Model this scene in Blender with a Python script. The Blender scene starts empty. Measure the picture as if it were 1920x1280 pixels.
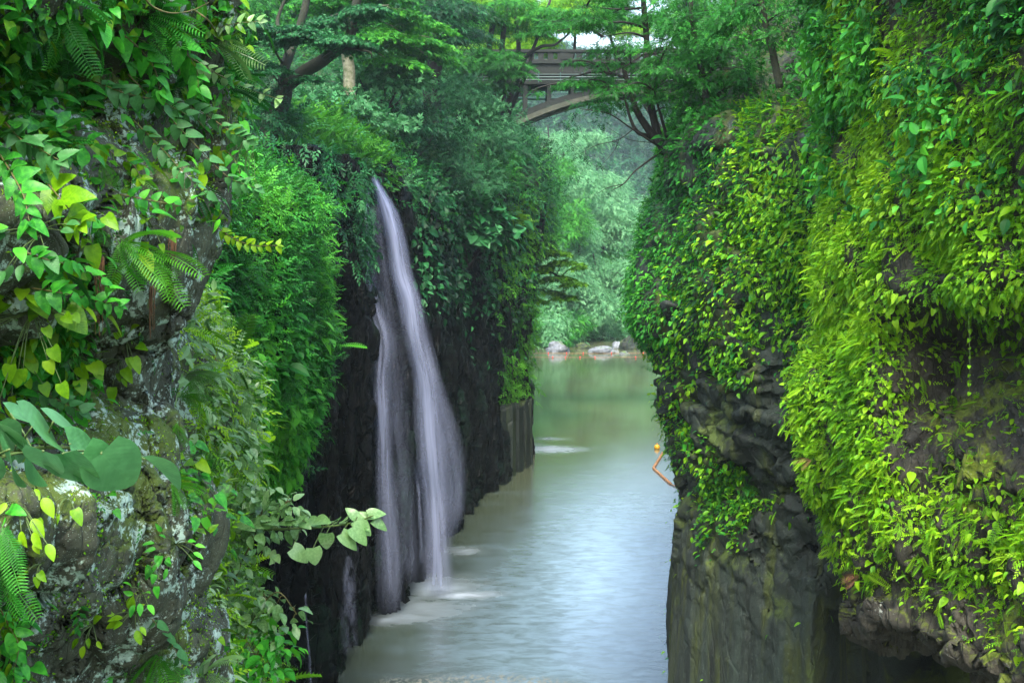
import bpy, math, numpy as np
rng = np.random.default_rng(11)
PI = math.pi
HAZE = .00032
F, CX, HY, H = 2300.0, 960.0, 430.0, 15.0      # lens and eye height: photo pixels + a distance give a point in metres
def W(px, py, Y): return np.array([(px-CX)*Y/F, Y, H-(py-HY)*Y/F])
def proj(P): return CX+P[..., 0]*F/P[..., 1], HY-(P[..., 2]-H)*F/P[..., 1]
scn = bpy.context.scene
COL = scn.collection

# ------------------------------------------------------------------ noise
def _hash(ix, iy, iz, s):
    n = (ix.astype(np.uint32)*np.uint32(374761393) + iy.astype(np.uint32)*np.uint32(668265263)
         + iz.astype(np.uint32)*np.uint32(2246822519) + np.uint32((s*3266489917+12345) & 0xffffffff))
    n = (n ^ (n >> np.uint32(13)))*np.uint32(1274126177)
    n = (n ^ (n >> np.uint32(16)))*np.uint32(2654435761)
    n = n ^ (n >> np.uint32(15))
    return n.astype(np.float64)/4294967295.0
def vnoise(P, s=0):
    i = np.floor(P).astype(np.int64); f = P-i; f = f*f*(3-2*f)
    r = 0
    for dx in (0, 1):
        for dy in (0, 1):
            for dz in (0, 1):
                w = (f[..., 0] if dx else 1-f[..., 0])*(f[..., 1] if dy else 1-f[..., 1])*(f[..., 2] if dz else 1-f[..., 2])
                r = r + w*_hash(i[..., 0]+dx, i[..., 1]+dy, i[..., 2]+dz, s)
    return r*2-1
def fbm(P, o=4, s=0, g=0.5):
    r = 0; a = 1.0; t = 0
    for k in range(o):
        r = r + a*vnoise(P*(2.03**k)+k*7.3, s+k); t += a; a *= g
    return r/t
def worley(P, s=0):
    i = np.floor(P).astype(np.int64); f1 = np.full(P.shape[:-1], 9.0); f2 = f1.copy(); cid = f1.copy()
    for dx in (-1, 0, 1):
        for dy in (-1, 0, 1):
            for dz in (-1, 0, 1):
                a, b, c = i[..., 0]+dx, i[..., 1]+dy, i[..., 2]+dz
                q = np.stack([a+_hash(a, b, c, s), b+_hash(a, b, c, s+1), c+_hash(a, b, c, s+2)], -1)
                d = np.linalg.norm(P-q, axis=-1); h = _hash(a, b, c, s+3)
                m = d < f1
                f2 = np.where(m, f1, np.minimum(f2, d)); cid = np.where(m, h, cid); f1 = np.where(m, d, f1)
    return f1, f2, cid
def facet(P, s=0, tilt=1.1, crack=.07):
    """broken rock: flat tilted blocks with narrow cracks; returns block height and crack depth"""
    i = np.floor(P).astype(np.int64); f1 = np.full(P.shape[:-1], 9.0); f2 = f1.copy(); cid = f1.copy(); off = np.zeros(P.shape)
    for dx in (-1, 0, 1):
        for dy in (-1, 0, 1):
            for dz in (-1, 0, 1):
                a, b, c = i[..., 0]+dx, i[..., 1]+dy, i[..., 2]+dz
                q = P-np.stack([a+_hash(a, b, c, s), b+_hash(a, b, c, s+1), c+_hash(a, b, c, s+2)], -1)
                d = np.linalg.norm(q, axis=-1); h = _hash(a, b, c, s+3); m = d < f1
                f2 = np.where(m, f1, np.minimum(f2, d)); cid = np.where(m, h, cid); off = np.where(m[..., None], q, off); f1 = np.where(m, d, f1)
    k = np.stack([np.cos(cid*61), np.sin(cid*47), np.cos(cid*83)], -1)
    return (cid-.5)+tilt*np.sum(off*k, -1)*.6, np.clip(1-(f2-f1)/crack, 0, 1)
def nrm(v): return v/np.maximum(np.linalg.norm(v, axis=-1, keepdims=True), 1e-9)

# ------------------------------------------------------------------ scene helpers
def mk(name, V, Fs, mat, parent=None, base=None, rnd=None, luv=None, smooth=True):
    """Fs: list of int arrays (n,k); one mesh object."""
    V = np.asarray(V, dtype=np.float64)
    if base is not None: V = V-np.asarray(base)
    me = bpy.data.meshes.new(name)
    Fs = [np.asarray(f) for f in Fs if len(f)]
    loops = np.concatenate([f.reshape(-1) for f in Fs]).astype(np.int32)
    tot = np.concatenate([np.full(len(f), f.shape[1]) for f in Fs]).astype(np.int32)
    st = np.concatenate([[0], np.cumsum(tot)[:-1]]).astype(np.int32)
    me.vertices.add(len(V)); me.vertices.foreach_set('co', V.astype(np.float32).reshape(-1))
    me.loops.add(len(loops)); me.loops.foreach_set('vertex_index', loops)
    me.polygons.add(len(tot)); me.polygons.foreach_set('loop_start', st)
    me.update(calc_edges=True)
    me.polygons.foreach_set('use_smooth', np.full(len(tot), bool(smooth)))
    if rnd is not None:
        me.attributes.new('rnd', 'FLOAT', 'POINT').data.foreach_set('value', np.asarray(rnd, dtype=np.float32))
    if luv is not None:
        me.attributes.new('luv', 'FLOAT_VECTOR', 'POINT').data.foreach_set('vector', np.asarray(luv, dtype=np.float32).reshape(-1))
    me.materials.append(mat)
    o = bpy.data.objects.new(name, me); COL.objects.link(o)
    if parent is not None: o.parent = parent
    return o
def tag(o, label=None, cat=None, group=None, kind=None):
    if label: o['label'] = label
    if cat: o['category'] = cat
    if group: o['group'] = group
    if kind: o['kind'] = kind
    return o
def thing(name, base, label, cat, group=None, kind=None):
    o = bpy.data.objects.new(name, None); COL.objects.link(o)
    o.location = tuple(float(x) for x in base); o.empty_display_size = 0.3
    return tag(o, label, cat, group, kind)

class Geo:
    def __init__(s): s.V = []; s.F = {}; s.n = 0
    def add(s, V, Fc):
        V = np.asarray(V, float)
        for f in Fc:
            f = np.asarray(f)
            if len(f): s.F.setdefault(f.shape[1], []).append(f+s.n)
        s.V.append(V); s.n += len(V)
    def build(s, name, mat, parent=None, base=None, smooth=True, rnd=None):
        V = np.concatenate(s.V)
        return mk(name, V, [np.concatenate(v) for v in s.F.values()], mat, parent, base, rnd=rnd, smooth=smooth)
    def box(s, lo, hi, rot=0, c=None):
        x0, y0, z0 = lo; x1, y1, z1 = hi
        V = np.array([[x0,y0,z0],[x1,y0,z0],[x1,y1,z0],[x0,y1,z0],[x0,y0,z1],[x1,y0,z1],[x1,y1,z1],[x0,y1,z1]], float)
        s.add(V, [np.array([[0,3,2,1],[4,5,6,7],[0,1,5,4],[1,2,6,5],[2,3,7,6],[3,0,4,7]])])
    def tube(s, pts, rad, n=8, cap=True):
        P = np.asarray(pts, float); m = len(P)
        R = np.broadcast_to(np.asarray(rad, float), (m,)) if np.ndim(rad) == 0 else np.asarray(rad, float)
        T = nrm(np.gradient(P, axis=0))
        ref = np.array([0.0, 0, 1]) if abs(T[0][2]) < .9 else np.array([1.0, 0, 0])
        a = nrm(np.cross(T[0], ref)); A = []
        for t in T:
            a = a-np.dot(a, t)*t; a = a/max(np.linalg.norm(a), 1e-9); A.append(a)
        A = np.array(A); B = np.cross(T, A)
        th = np.linspace(0, 2*PI, n, endpoint=False)
        V = P[:, None]+R[:, None, None]*(np.cos(th)[None, :, None]*A[:, None]+np.sin(th)[None, :, None]*B[:, None])
        V = V.reshape(-1, 3); i = np.arange(m-1)[:, None]*n; j = np.arange(n)[None]; k = (j+1) % n
        q = np.stack([i+j, i+k, i+n+k, i+n+j], -1).reshape(-1, 4)
        fs = [q]
        if cap:
            V = np.concatenate([V, P[:1], P[-1:]]); c0 = m*n; jj = np.arange(n); kk = (jj+1) % n
            fs.append(np.stack([np.full(n, c0), kk, jj], -1)); fs.append(np.stack([np.full(n, c0+1), (m-1)*n+jj, (m-1)*n+kk], -1))
        s.add(V, fs)

def cr(pts, n):
    """Catmull-Rom through pts along axis 0, n samples."""
    P = np.asarray(pts, float); m = len(P)
    if m == 2: 
        t = np.linspace(0, 1, n).reshape((n,)+(1,)*(P.ndim-1)); return P[0]*(1-t)+P[1]*t
    E = np.concatenate([(2*P[0]-P[1])[None], P, (2*P[-1]-P[-2])[None]])
    t = np.linspace(0, m-1-1e-9, n); i = t.astype(int); f = (t-i).reshape((n,)+(1,)*(P.ndim-1))
    a, b, c, d = E[i], E[i+1], E[i+2], E[i+3]
    return .5*((2*b)+(-a+c)*f+(2*a-5*b+4*c-d)*f*f+(-a+3*b-3*c+d)*f**3)

class Surf:
    """Lofted sheet through a grid of control points (metres)."""
    def __init__(s, C, nu, nv):
        C = np.asarray(C, float)                        # rows x cols x 3
        P = cr(C, nv); P = np.swapaxes(cr(np.swapaxes(P, 0, 1), nu), 0, 1)
        s.P = P; s.calc()
    def calc(s):
        du = np.gradient(s.P, axis=1); dv = np.gradient(s.P, axis=0)
        N = nrm(np.cross(du, dv)); cam = np.array([0, 0, H])
        sg = np.sign(np.median(np.sum(N*(cam-s.P), -1))) if not hasattr(s, 'sg') else s.sg
        s.sg = sg; s.N = N*sg
    def disp(s, d): s.P = s.P+s.N*d[..., None]; s.calc()
    def build(s, name, mat, smooth=True):
        nv, nu = s.P.shape[:2]; i = np.arange(nv-1)[:, None]*nu; j = np.arange(nu-1)[None]
        q = np.stack([i+j, i+j+1, i+nu+j+1, i+nu+j], -1).reshape(-1, 4)
        if s.sg < 0: q = q[:, ::-1]
        return mk(name, s.P.reshape(-1, 3), [q], mat, smooth=smooth)
    def scatter(s, n, mask=None):
        """n random points by area*mask(P,N,px,py) -> P,N"""
        P = s.P; a = np.linalg.norm(np.cross(P[1:, :-1]-P[:-1, :-1], P[:-1, 1:]-P[:-1, :-1]), axis=-1)
        c = (P[1:, 1:]+P[:-1, :-1])/2; Nc = s.N[:-1, :-1]
        # visible area counts most: weight by the solid angle from the viewpoint plus a floor
        w = a
        if mask is not None:
            px, py = proj(c); w = w*np.clip(mask(c, Nc, px, py), 0, None)
        w = w.reshape(-1); w = w/w.sum()
        idx = rng.choice(len(w), n, p=w); i, j = np.unravel_index(idx, a.shape)
        u = rng.random(n)[:, None]; v = rng.random(n)[:, None]
        Q = (P[i, j]*(1-u)+P[i, j+1]*u)*(1-v)+(P[i+1, j]*(1-u)+P[i+1, j+1]*u)*v
        return Q, s.N[i, j]

# ------------------------------------------------------------------ leaf templates: verts (x across, y to the tip, z up), triangles
def t_far():
    return (np.array([[0,0,0],[-.3,.45,.06],[0,1,-.08],[.3,.45,.06]]), np.array([[0,2,1],[0,3,2]]))
def t_leaf(width=.3, n=4, droop=.25, fold=.12, heart=0.0, teeth=0.0, power=.8):
    """midrib + two edges; n segments"""
    y = np.linspace(0, 1, n+1); mid = np.stack([0*y, y, -droop*y*y], -1)
    ye = (y[:-1]+y[1:])/2 if n > 3 else y[1:-1]
    ye = np.linspace(.06, .94, n+1) if n > 3 else y[1:-1]
    w = width*(np.sin(PI*ye**power))**.8
    if heart: w = width*np.clip(np.sin(PI*ye**.5), 0, 1)**.7
    yy = ye - heart*np.exp(-ye*9)*.25
    L = np.stack([-w, yy, fold*w/width-droop*ye*ye], -1)
    if teeth: L[1::2, 0] *= (1-teeth)
    R = L*[-1, 1, 1]
    V = np.concatenate([mid, L, R]); m = n+1; k = len(ye); Fc = []
    def strip(o, flip):
        i = j = 0; out = []
        while i < m-1 or j < k-1:
            if j >= k-1 or (i < m-1 and y[i+1] <= ye[min(j+1, k-1)]): t = (i, i+1, o+j); i += 1
            else: t = (i, o+j+1, o+j); j += 1
            out.append(t[::-1] if flip else t)
        return out
    Fc = strip(m, False)+strip(m+k, True)
    return V, np.array(Fc)
def t_frond(n=13, w=.2, arch=.35, seg=1):
    V = []; T = []
    def z(y): return .12*y-arch*y*y
    # rachis
    ys = np.linspace(0, 1, 6)
    for y in ys: V += [[-.006, y, z(y)], [.006, y, z(y)]]
    for k in range(5): a = 2*k; T += [[a, a+1, a+3], [a, a+3, a+2]]
    for k in range(n):
        y = .12+.86*k/(n-1); l = w*(1-.15*(1-y))*np.sin(PI*(.12+.8*(1-y)**.75))**.9+.015; h = .36*(.86/(n-1))*2.0*(.55+.45*l/w)
        for s in (-1, 1):
            o = len(V); tip = y+l*.38
            V += [[0, y, z(y)], [s*l*.45, y+l*.1-h*.55, z(y)-.01], [s*l, tip, z(y)-.10*l-.02], [s*l*.5, y+l*.24+h*.5, z(y)+.015]]
            T += [[o, o+1, o+2], [o, o+2, o+3]] if s > 0 else [[o, o+2, o+1], [o, o+3, o+2]]
    return np.array(V, float), np.array(T)
def t_palm(n=5, w=.13):
    """a maple-like hand of n narrow lobes"""
    V = [[0, 0, 0]]; T = []
    for k in range(n):
        a = (k-(n-1)/2)*.62; l = 1-.28*abs(k-(n-1)/2); d = np.array([math.sin(a), math.cos(a)]); e = np.array([d[1], -d[0]])
        o = len(V)
        m = d*l*.5
        V += [[*(m-e*w), .03], [*(d*l), -.12*l], [*(m+e*w), .03]]
        T += [[0, o+1, o], [0, o+2, o+1]]
    return np.array(V, float), np.array(T)
def t_sprig(n=7, w=.2, l=.34):
    """a twig with n alternate leaves as one template"""
    V = []; T = []
    for k in range(n):
        y = .05+.75*k/(n-1); s = (-1)**k; a = s*(1.0-.75*k/(n-1)); d = np.array([math.sin(a), math.cos(a), -.25+.1*s*((k*7) % 3)]); d /= np.linalg.norm(d)
        e = np.array([d[1], -d[0], 0]); p = np.array([0, y, -.15*y*y]); o = len(V); L = l*(1-.25*y)
        V += [p, p+d*L*.45-e*L*w*1.2+[0, 0, .02], p+d*L, p+d*L*.45+e*L*w*1.2+[0, 0, .02]]
        T += [[o, o+2, o+1], [o, o+3, o+2]]
    return np.array(V, float), np.array(T)
TF = t_far(); TS = t_sprig(); TM = t_palm()
TL3 = t_leaf(.3, 3, .25, .1); TL = t_leaf(.31, 5, .28, .1); TLW = t_leaf(.38, 6, .35, .1, heart=.8); TLN = t_leaf(.21, 4, .3, .08)
TFR = t_frond(); TFRB = t_frond(20, .19, .45)

def bake(tm, P, T, N, S, rnd=None, asp=1.0):
    """leaf template at points P, tips along T, facing N, size S -> V,F,rnd,luv"""
    tv, tf = tm; n = len(P); T = nrm(T); N = nrm(N-np.sum(N*T, -1, keepdims=True)*T+1e-6); X = np.cross(T, N)
    S = np.broadcast_to(S, (n,)); A = np.broadcast_to(asp, (n,))
    V = P[:, None]+S[:, None, None]*(tv[None, :, 0:1]*A[:, None, None]*X[:, None]+tv[None, :, 1:2]*T[:, None]+tv[None, :, 2:3]*N[:, None])
    k = len(tv); Fc = tf[None]+np.arange(n)[:, None, None]*k
    if rnd is None: rnd = rng.random(n)
    return V.reshape(-1, 3), Fc.reshape(-1, 3), np.repeat(rnd, k), np.tile(tv*[1, 1, 0], (n, 1))
class Leaves:
    def __init__(s): s.L = []; s.n = 0
    def add(s, *a, **k):
        V, Fc, r, u = bake(*a, **k); s.L.append((V, Fc+s.n, r, u)); s.n += len(V)
    def build(s, name, mat, parent=None, base=None, uv=False):
        V = np.concatenate([l[0] for l in s.L]); Fc = np.concatenate([l[1] for l in s.L]); r = np.concatenate([l[2] for l in s.L])
        return mk(name, V, [Fc], mat, parent, base, rnd=r, luv=np.concatenate([l[3] for l in s.L]) if uv else None, smooth=False if not uv else True)
def rv(n, s=1.0): return rng.normal(0, s, (n, 3))

# ------------------------------------------------------------------ materials
def nodes(name):
    m = bpy.data.materials.new(name); m.use_nodes = True; nt = m.node_tree; nt.nodes.clear(); return m, nt
class NT:
    def __init__(s, nt): s.t = nt
    def n(s, k, **p):
        x = s.t.nodes.new(k)
        for a, b in p.items(): setattr(x, a, b)
        return x
    def l(s, a, b): s.t.links.new(a, b)
    def ramp(s, fac, stops):
        r = s.n('ShaderNodeValToRGB'); e = r.color_ramp.elements
        while len(e) < len(stops): e.new(.5)
        for i, (p, c) in enumerate(stops): e[i].position = p; e[i].color = (*c, 1) if len(c) == 3 else c
        s.l(fac, r.inputs[0]); return r.outputs[0]
    def mix(s, f, a, b):
        x = s.n('ShaderNodeMix', data_type='RGBA')
        for v, k in ((f, 0), (a, 6), (b, 7)):
            if hasattr(v, 'links'): s.l(v, x.inputs[k])
            else: x.inputs[k].default_value = v if k == 0 else (*v, 1)
        return x.outputs[2]
    def math(s, op, a, b=0.0, clamp=False):
        x = s.n('ShaderNodeMath', operation=op, use_clamp=clamp)
        for v, k in ((a, 0), (b, 1)):
            if hasattr(v, 'links'): s.l(v, x.inputs[k])
            else: x.inputs[k].default_value = v
        return x.outputs[0]
    def pos(s, sc=(1, 1, 1), rot=(0, 0, 0)):
        g = s.n('ShaderNodeNewGeometry'); m = s.n('ShaderNodeMapping'); m.inputs['Scale'].default_value = sc; m.inputs['Rotation'].default_value = rot
        s.l(g.outputs['Position'], m.inputs[0]); return m.outputs[0]
    def noise(s, v, sc, det=4, rough=.55, dist=0.0):
        x = s.n('ShaderNodeTexNoise'); x.inputs['Scale'].default_value = sc; x.inputs['Detail'].default_value = det
        x.inputs['Roughness'].default_value = rough; x.inputs['Distortion'].default_value = dist; s.l(v, x.inputs[0]); return x.outputs[0]
    def voro(s, v, sc, feat='F1', out=0):
        x = s.n('ShaderNodeTexVoronoi', feature=feat); x.inputs['Scale'].default_value = sc; s.l(v, x.inputs[0]); return x.outputs[out]
    def step(s, v, a, b):
        x = s.n('ShaderNodeMapRange', interpolation_type='SMOOTHSTEP'); s.l(v, x.inputs[0]); x.inputs[1].default_value = a; x.inputs[2].default_value = b; return x.outputs[0]
def leafmat(name, cols, rough=.45, tr=.35, veins=False, spec=.25):
    m, nt = nodes(name); g = NT(nt)
    a = g.n('ShaderNodeAttribute', attribute_name='rnd')
    k = len(cols); c = g.ramp(a.outputs['Fac'], [(i/(k-1), x) for i, x in enumerate(cols)])
    p = g.n('ShaderNodeBsdfPrincipled'); p.inputs['Roughness'].default_value = rough; p.inputs['Specular IOR Level'].default_value = spec
    t = g.n('ShaderNodeBsdfTranslucent'); mx = g.n('ShaderNodeMixShader'); mx.inputs[0].default_value = tr
    if veins:
        u = g.n('ShaderNodeAttribute', attribute_name='luv'); sp = g.n('ShaderNodeSeparateXYZ'); g.l(u.outputs['Vector'], sp.inputs[0])
        ax = g.math('ABSOLUTE', sp.outputs[0]); mid = g.math('SUBTRACT', 1.0, g.step(ax, .004, .016))
        w = g.math('SINE', g.math('MULTIPLY', g.math('SUBTRACT', sp.outputs[1], g.math('MULTIPLY', ax, .9)), 64.0))
        side = g.math('MULTIPLY', g.step(w, .9, 1.0), .3); v = g.math('MAXIMUM', mid, side)
        nz = g.noise(g.pos(), 60, 3)
        c2 = g.mix(g.math('MULTIPLY', g.step(nz, .35, .75), .35), c, tuple(min(1, q*1.5) for q in cols[-1]))
        c = g.mix(g.math('MULTIPLY', v, .16 if veins is True else veins), c2, tuple(min(1, q*2.2+.02) for q in cols[len(cols)//2]))
        b = g.n('ShaderNodeBump'); b.inputs['Strength'].default_value = .2 if veins is True else .06; b.inputs['Distance'].default_value = .0012
        g.l(g.math('ADD', w, g.math('MULTIPLY', nz, 1.5)), b.inputs['Height']); g.l(b.outputs[0], p.inputs['Normal'])
    g.l(c, p.inputs['Base Color'])
    hs = g.n('ShaderNodeHueSaturation'); hs.inputs['Value'].default_value = 1.35; hs.inputs['Hue'].default_value = .487; g.l(c, hs.inputs['Color']); g.l(hs.outputs[0], t.inputs[0])
    g.l(p.outputs[0], mx.inputs[1]); g.l(t.outputs[0], mx.inputs[2])
    o = g.n('ShaderNodeOutputMaterial'); g.l(mx.outputs[0], o.inputs[0]); return m
def rockmat(name, dark, mid, moss, lichen=None, s=1.0, mossn=(.45, .62), rough=.8, lic=(.6, .68), bump=.6, streak=None, up=.35, disp=.05, spec=.4, wet=0, dots=.7):
    m, nt = nodes(name); g = NT(nt); P = g.pos(); PV = g.pos((1, 1, .28))
    n1 = g.noise(P, .9*s, 6, .6); n2 = g.noise(PV, 2.6*s, 6, .65, .4); n3 = g.noise(P, 14*s, 5, .7)
    c = g.ramp(n2, [(.3, dark), (.55, mid), (.75, tuple(x*1.5 for x in mid))])
    c = g.mix(g.step(n3, .55, .75), c, tuple(x*.35 for x in dark))
    if streak:
        st = g.noise(g.pos((1, 1, .06)), 3.2*s, 4, .6, .2); c = g.mix(g.math('MULTIPLY', g.step(st, .48, .66), .8), c, streak)
    geo = g.n('ShaderNodeNewGeometry'); sp = g.n('ShaderNodeSeparateXYZ'); g.l(geo.outputs['Normal'], sp.inputs[0])
    mm = g.math('ADD', g.math('ADD', n1, g.math('MULTIPLY', sp.outputs[2], up*.35)), g.math('MULTIPLY', g.math('SUBTRACT', n3, .5), .35))
    mc = g.mix(g.noise(P, 20*s, 3), moss, tuple(x*1.9 for x in moss))
    c = g.mix(g.step(mm, *mossn), c, mc)
    if lichen:
        l1 = g.noise(P, 2.2*s, 5, .6, .3); l2 = g.noise(P, 11*s, 6, .75); lv = g.voro(P, 16*s)
        lm = g.math('ADD', g.math('MULTIPLY', l1, .55), g.math('MULTIPLY', l2, .45))
        msk = g.step(lm, lic[0]-.055, lic[0]-.02)
        spots = g.math('MULTIPLY', g.math('SUBTRACT', 1.0, g.step(lv, .16, .24)), g.step(l1, .42, .55))
        spots2 = g.math('MULTIPLY', g.math('SUBTRACT', 1.0, g.step(g.voro(P, 55*s), .14, .2)), g.step(l2, .4, .5))
        msk = g.math('MAXIMUM', msk, g.math('MAXIMUM', g.math('MULTIPLY', spots, min(.8, dots*1.2)), g.math('MULTIPLY', spots2, dots)))
        lc = g.mix(g.noise(P, 3*s, 2), lichen, tuple(x*f for x, f in zip(lichen, (.7, .95, .8))))
        c = g.mix(g.math('MULTIPLY', msk, .85), c, lc)
    p = g.n('ShaderNodeBsdfPrincipled'); g.l(c, p.inputs['Base Color'])
    rr = g.n('ShaderNodeMapRange'); g.l(n2, rr.inputs[0]); rr.inputs[3].default_value = rough-.18; rr.inputs[4].default_value = min(1, rough+.15); g.l(rr.outputs[0], p.inputs['Roughness'])
    if wet:
        wn = g.noise(g.pos((1, 1, .12)), 2.2, 5, .7, .3); g.l(g.math('ADD', spec, g.math('MULTIPLY', g.step(wn, .63, .72), wet)), p.inputs['Specular IOR Level'])
    else: p.inputs['Specular IOR Level'].default_value = spec
    h = g.math('ADD', g.math('MULTIPLY', n2, 1.0), g.math('MULTIPLY', n3, .35)); vc = g.voro(PV, 5*s, 'DISTANCE_TO_EDGE')
    h = g.math('ADD', h, g.math('MULTIPLY', g.step(vc, 0, .06), .25)); h = g.math('ADD', h, g.math('MULTIPLY', g.noise(P, 70*s, 4, .7), .12))
    b = g.n('ShaderNodeBump'); b.inputs['Strength'].default_value = bump; b.inputs['Distance'].default_value = disp*4/s; g.l(h, b.inputs['Height']); g.l(b.outputs[0], p.inputs['Normal'])
    o = g.n('ShaderNodeOutputMaterial'); g.l(p.outputs[0], o.inputs[0]); return m
def plain(name, c, rough=.6, c2=None, sc=6, bump=.3, metal=0):
    m, nt = nodes(name); g = NT(nt); P = g.pos(); n = g.noise(P, sc, 6, .65)
    c2 = c2 or tuple(x*.6 for x in c); col = g.ramp(n, [(.35, c2), (.65, c)])
    p = g.n('ShaderNodeBsdfPrincipled'); g.l(col, p.inputs['Base Color']); p.inputs['Roughness'].default_value = rough; p.inputs['Metallic'].default_value = metal
    b = g.n('ShaderNodeBump'); b.inputs['Strength'].default_value = bump; b.inputs['Distance'].default_value = .1/sc*2; g.l(g.noise(P, sc*4, 4, .7), b.inputs['Height']); g.l(b.outputs[0], p.inputs['Normal'])
    o = g.n('ShaderNodeOutputMaterial'); g.l(p.outputs[0], o.inputs[0]); return m
# ------------------------------------------------------------------ materials
M = {}
M['rock_near'] = rockmat('lichened_rock', (.014, .0165, .009), (.052, .063, .037), (.04, .066, .006), (.44, .54, .48), s=2.4, mossn=(.54, .68), lic=(.588, .62), disp=.012, bump=.9)
M['rock_col'] = rockmat('dark_columnar_basalt', (.003, .006, .005), (.012, .02, .016), (.03, .05, .006), None, s=.5, mossn=(.62, .75), streak=(.02, .034, .008), bump=.8, disp=.02, rough=.5)
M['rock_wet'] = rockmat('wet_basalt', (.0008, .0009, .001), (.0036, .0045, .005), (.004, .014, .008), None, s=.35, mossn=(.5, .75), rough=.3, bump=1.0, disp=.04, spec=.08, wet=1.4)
M['rock_pier'] = rockmat('mossy_grey_basalt', (.005, .008, .006), (.02, .031, .024), (.035, .055, .008), (.2, .23, .2), s=.5, mossn=(.56, .72), lic=(.74, .8), streak=(.045, .06, .008), bump=.5, disp=.02, dots=.15)
M['rock_over'] = rockmat('mossy_brown_basalt', (.009, .009, .006), (.042, .04, .028), (.08, .11, .006), (.3, .3, .28), s=.9, mossn=(.56, .7), lic=(.68, .73), bump=.9, disp=.02, dots=.2)
M['soil'] = rockmat('leafy_forest_floor', (.008, .008, .005), (.025, .03, .012), (.015, .04, .008), None, s=.3, mossn=(.45, .6), bump=.6)
M['boulder'] = rockmat('pale_river_boulder', (.07, .08, .085), (.17, .19, .21), (.06, .1, .02), None, s=.5, mossn=(.6, .7), rough=.7, disp=.03)
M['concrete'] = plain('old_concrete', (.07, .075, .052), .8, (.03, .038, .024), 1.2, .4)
M['dark_concrete'] = plain('shaded_concrete', (.004, .009, .006), .8, (.002, .005, .003), 1.5, .4)  # mossy concrete with the bridge's shade put into its dark colour
M['green_metal'] = plain('green_painted_steel', (.02, .07, .06), .5, (.015, .05, .045), 4, .1)
M['bark'] = plain('mossy_bark', (.024, .026, .014), .85, (.008, .016, .004), 5, .8)
M['bark_dark'] = plain('dark_bark', (.012, .01, .007), .85, (.006, .006, .004), 6, .8)
M['bark_pale'] = plain('pale_lichened_bark', (.26, .25, .18), .8, (.07, .09, .03), 4, .6)
M['stem'] = plain('reddish_stem', (.14, .1, .03), .6, (.06, .09, .02), 30, .1)
M['stem_g'] = plain('green_stem', (.08, .14, .03), .6, (.05, .09, .02), 30, .1)
M['orange'] = plain('orange_float_plastic', (.36, .19, .09), .5, (.22, .11, .05), 3, .05)
M['yellow'] = plain('yellow_buoy_plastic', (.7, .38, .02), .35, (.6, .3, .02), 3, .05)
M['red'] = plain('red_float_plastic', (.7, .05, .03), .4, (.6, .05, .03), 3, .05)
M['dead'] = plain('dry_brown_frond', (.2, .09, .035), .8, (.08, .045, .02), 20, .1)
BR = [(.02, .10, .003), (.05, .19, .004), (.095, .29, .005), (.15, .39, .006), (.24, .46, .01)]
MD = [(.005, .05, .006), (.009, .095, .01), (.016, .155, .015), (.03, .23, .018), (.07, .32, .02)]
BL = [(.003, .026, .009), (.005, .052, .016), (.01, .09, .026), (.02, .15, .04), (.05, .22, .07)]
GY = [(.005, .034, .012), (.011, .072, .024), (.022, .12, .04), (.045, .19, .065), (.09, .28, .11)]
PL = [(.03, .09, .02), (.06, .16, .035), (.1, .24, .06), (.16, .32, .1), (.26, .42, .18)]
M['l_bright'] = leafmat('yellow_green_leaves', BR, .5, .35)
M['l_mid'] = leafmat('mid_green_leaves', MD, .5, .3)
M['l_blue'] = leafmat('blue_green_leaves', BL, .45, .25)
M['l_grey'] = leafmat('grey_green_leaves', GY, .5, .3)
M['l_pale'] = leafmat('pale_glossy_leaves', PL, .32, .3, spec=.6)
M['l_far'] = leafmat('light_green_leaves', [(.02, .1, .035), (.04, .17, .06), (.075, .25, .1), (.12, .33, .15), (.19, .43, .2)], .5, .35)  # far-bank greens, lightened to carry distance haze in their colour
M['v_soft'] = leafmat('soft_matt_leaves', [(.035, .13, .038), (.045, .17, .05), (.06, .2, .065), (.075, .24, .08)], .4, .25, .06)
M['v_bright'] = leafmat('veined_yellow_green_leaves', [tuple(x*.72 for x in c) for c in BR], .38, .3, True)
M['v_mid'] = leafmat('veined_green_leaves', [tuple(x*1.25 for x in c) for c in MD], .36, .25, True)
M['v_grey'] = leafmat('veined_matt_green_leaves', [(.02, .09, .02), (.03, .13, .03), (.045, .17, .045), (.06, .2, .06)], .42, .2, True)
M['v_pale'] = leafmat('veined_pale_leaves', PL, .3, .3, True, spec=.6)
M['l_fern'] = leafmat('fern_fronds', [(.01, .08, .008), (.022, .15, .011), (.045, .24, .013), (.09, .34, .015)], .5, .35)

# ------------------------------------------------------------------ rock walls
def grid(cols):
    """cols: list of columns, each a list of (px,py,Y)"""
    return np.array([[W(*p) for p in c] for c in cols]).swapaxes(0, 1)
def rough(S, big, bs, small, ss, fac=0, fs=1.0, vert=.4, seed=0, groove=0, gs=1.0):
    P = S.P
    d = big*fbm(P*bs, 4, seed)
    if groove:
        n = fbm(P*np.array([gs, gs, gs*.07]), 3, seed+20); d = d+groove*(1-np.abs(n)*3.2)
    S.disp(d)
    if fac:
        Q = S.P*np.array([fs, fs, fs*vert])+.18*np.stack([fbm(S.P*fs*.5, 2, seed+31+k) for k in range(3)], -1)
        a, c = facet(Q, seed+5); S.disp(fac*a-fac*.5*c); a, c = facet(Q*2.7+9, seed+6); S.disp(fac*.3*a-fac*.15*c)
    S.disp(small*fbm(S.P*ss, 4, seed+9, .6))

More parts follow.
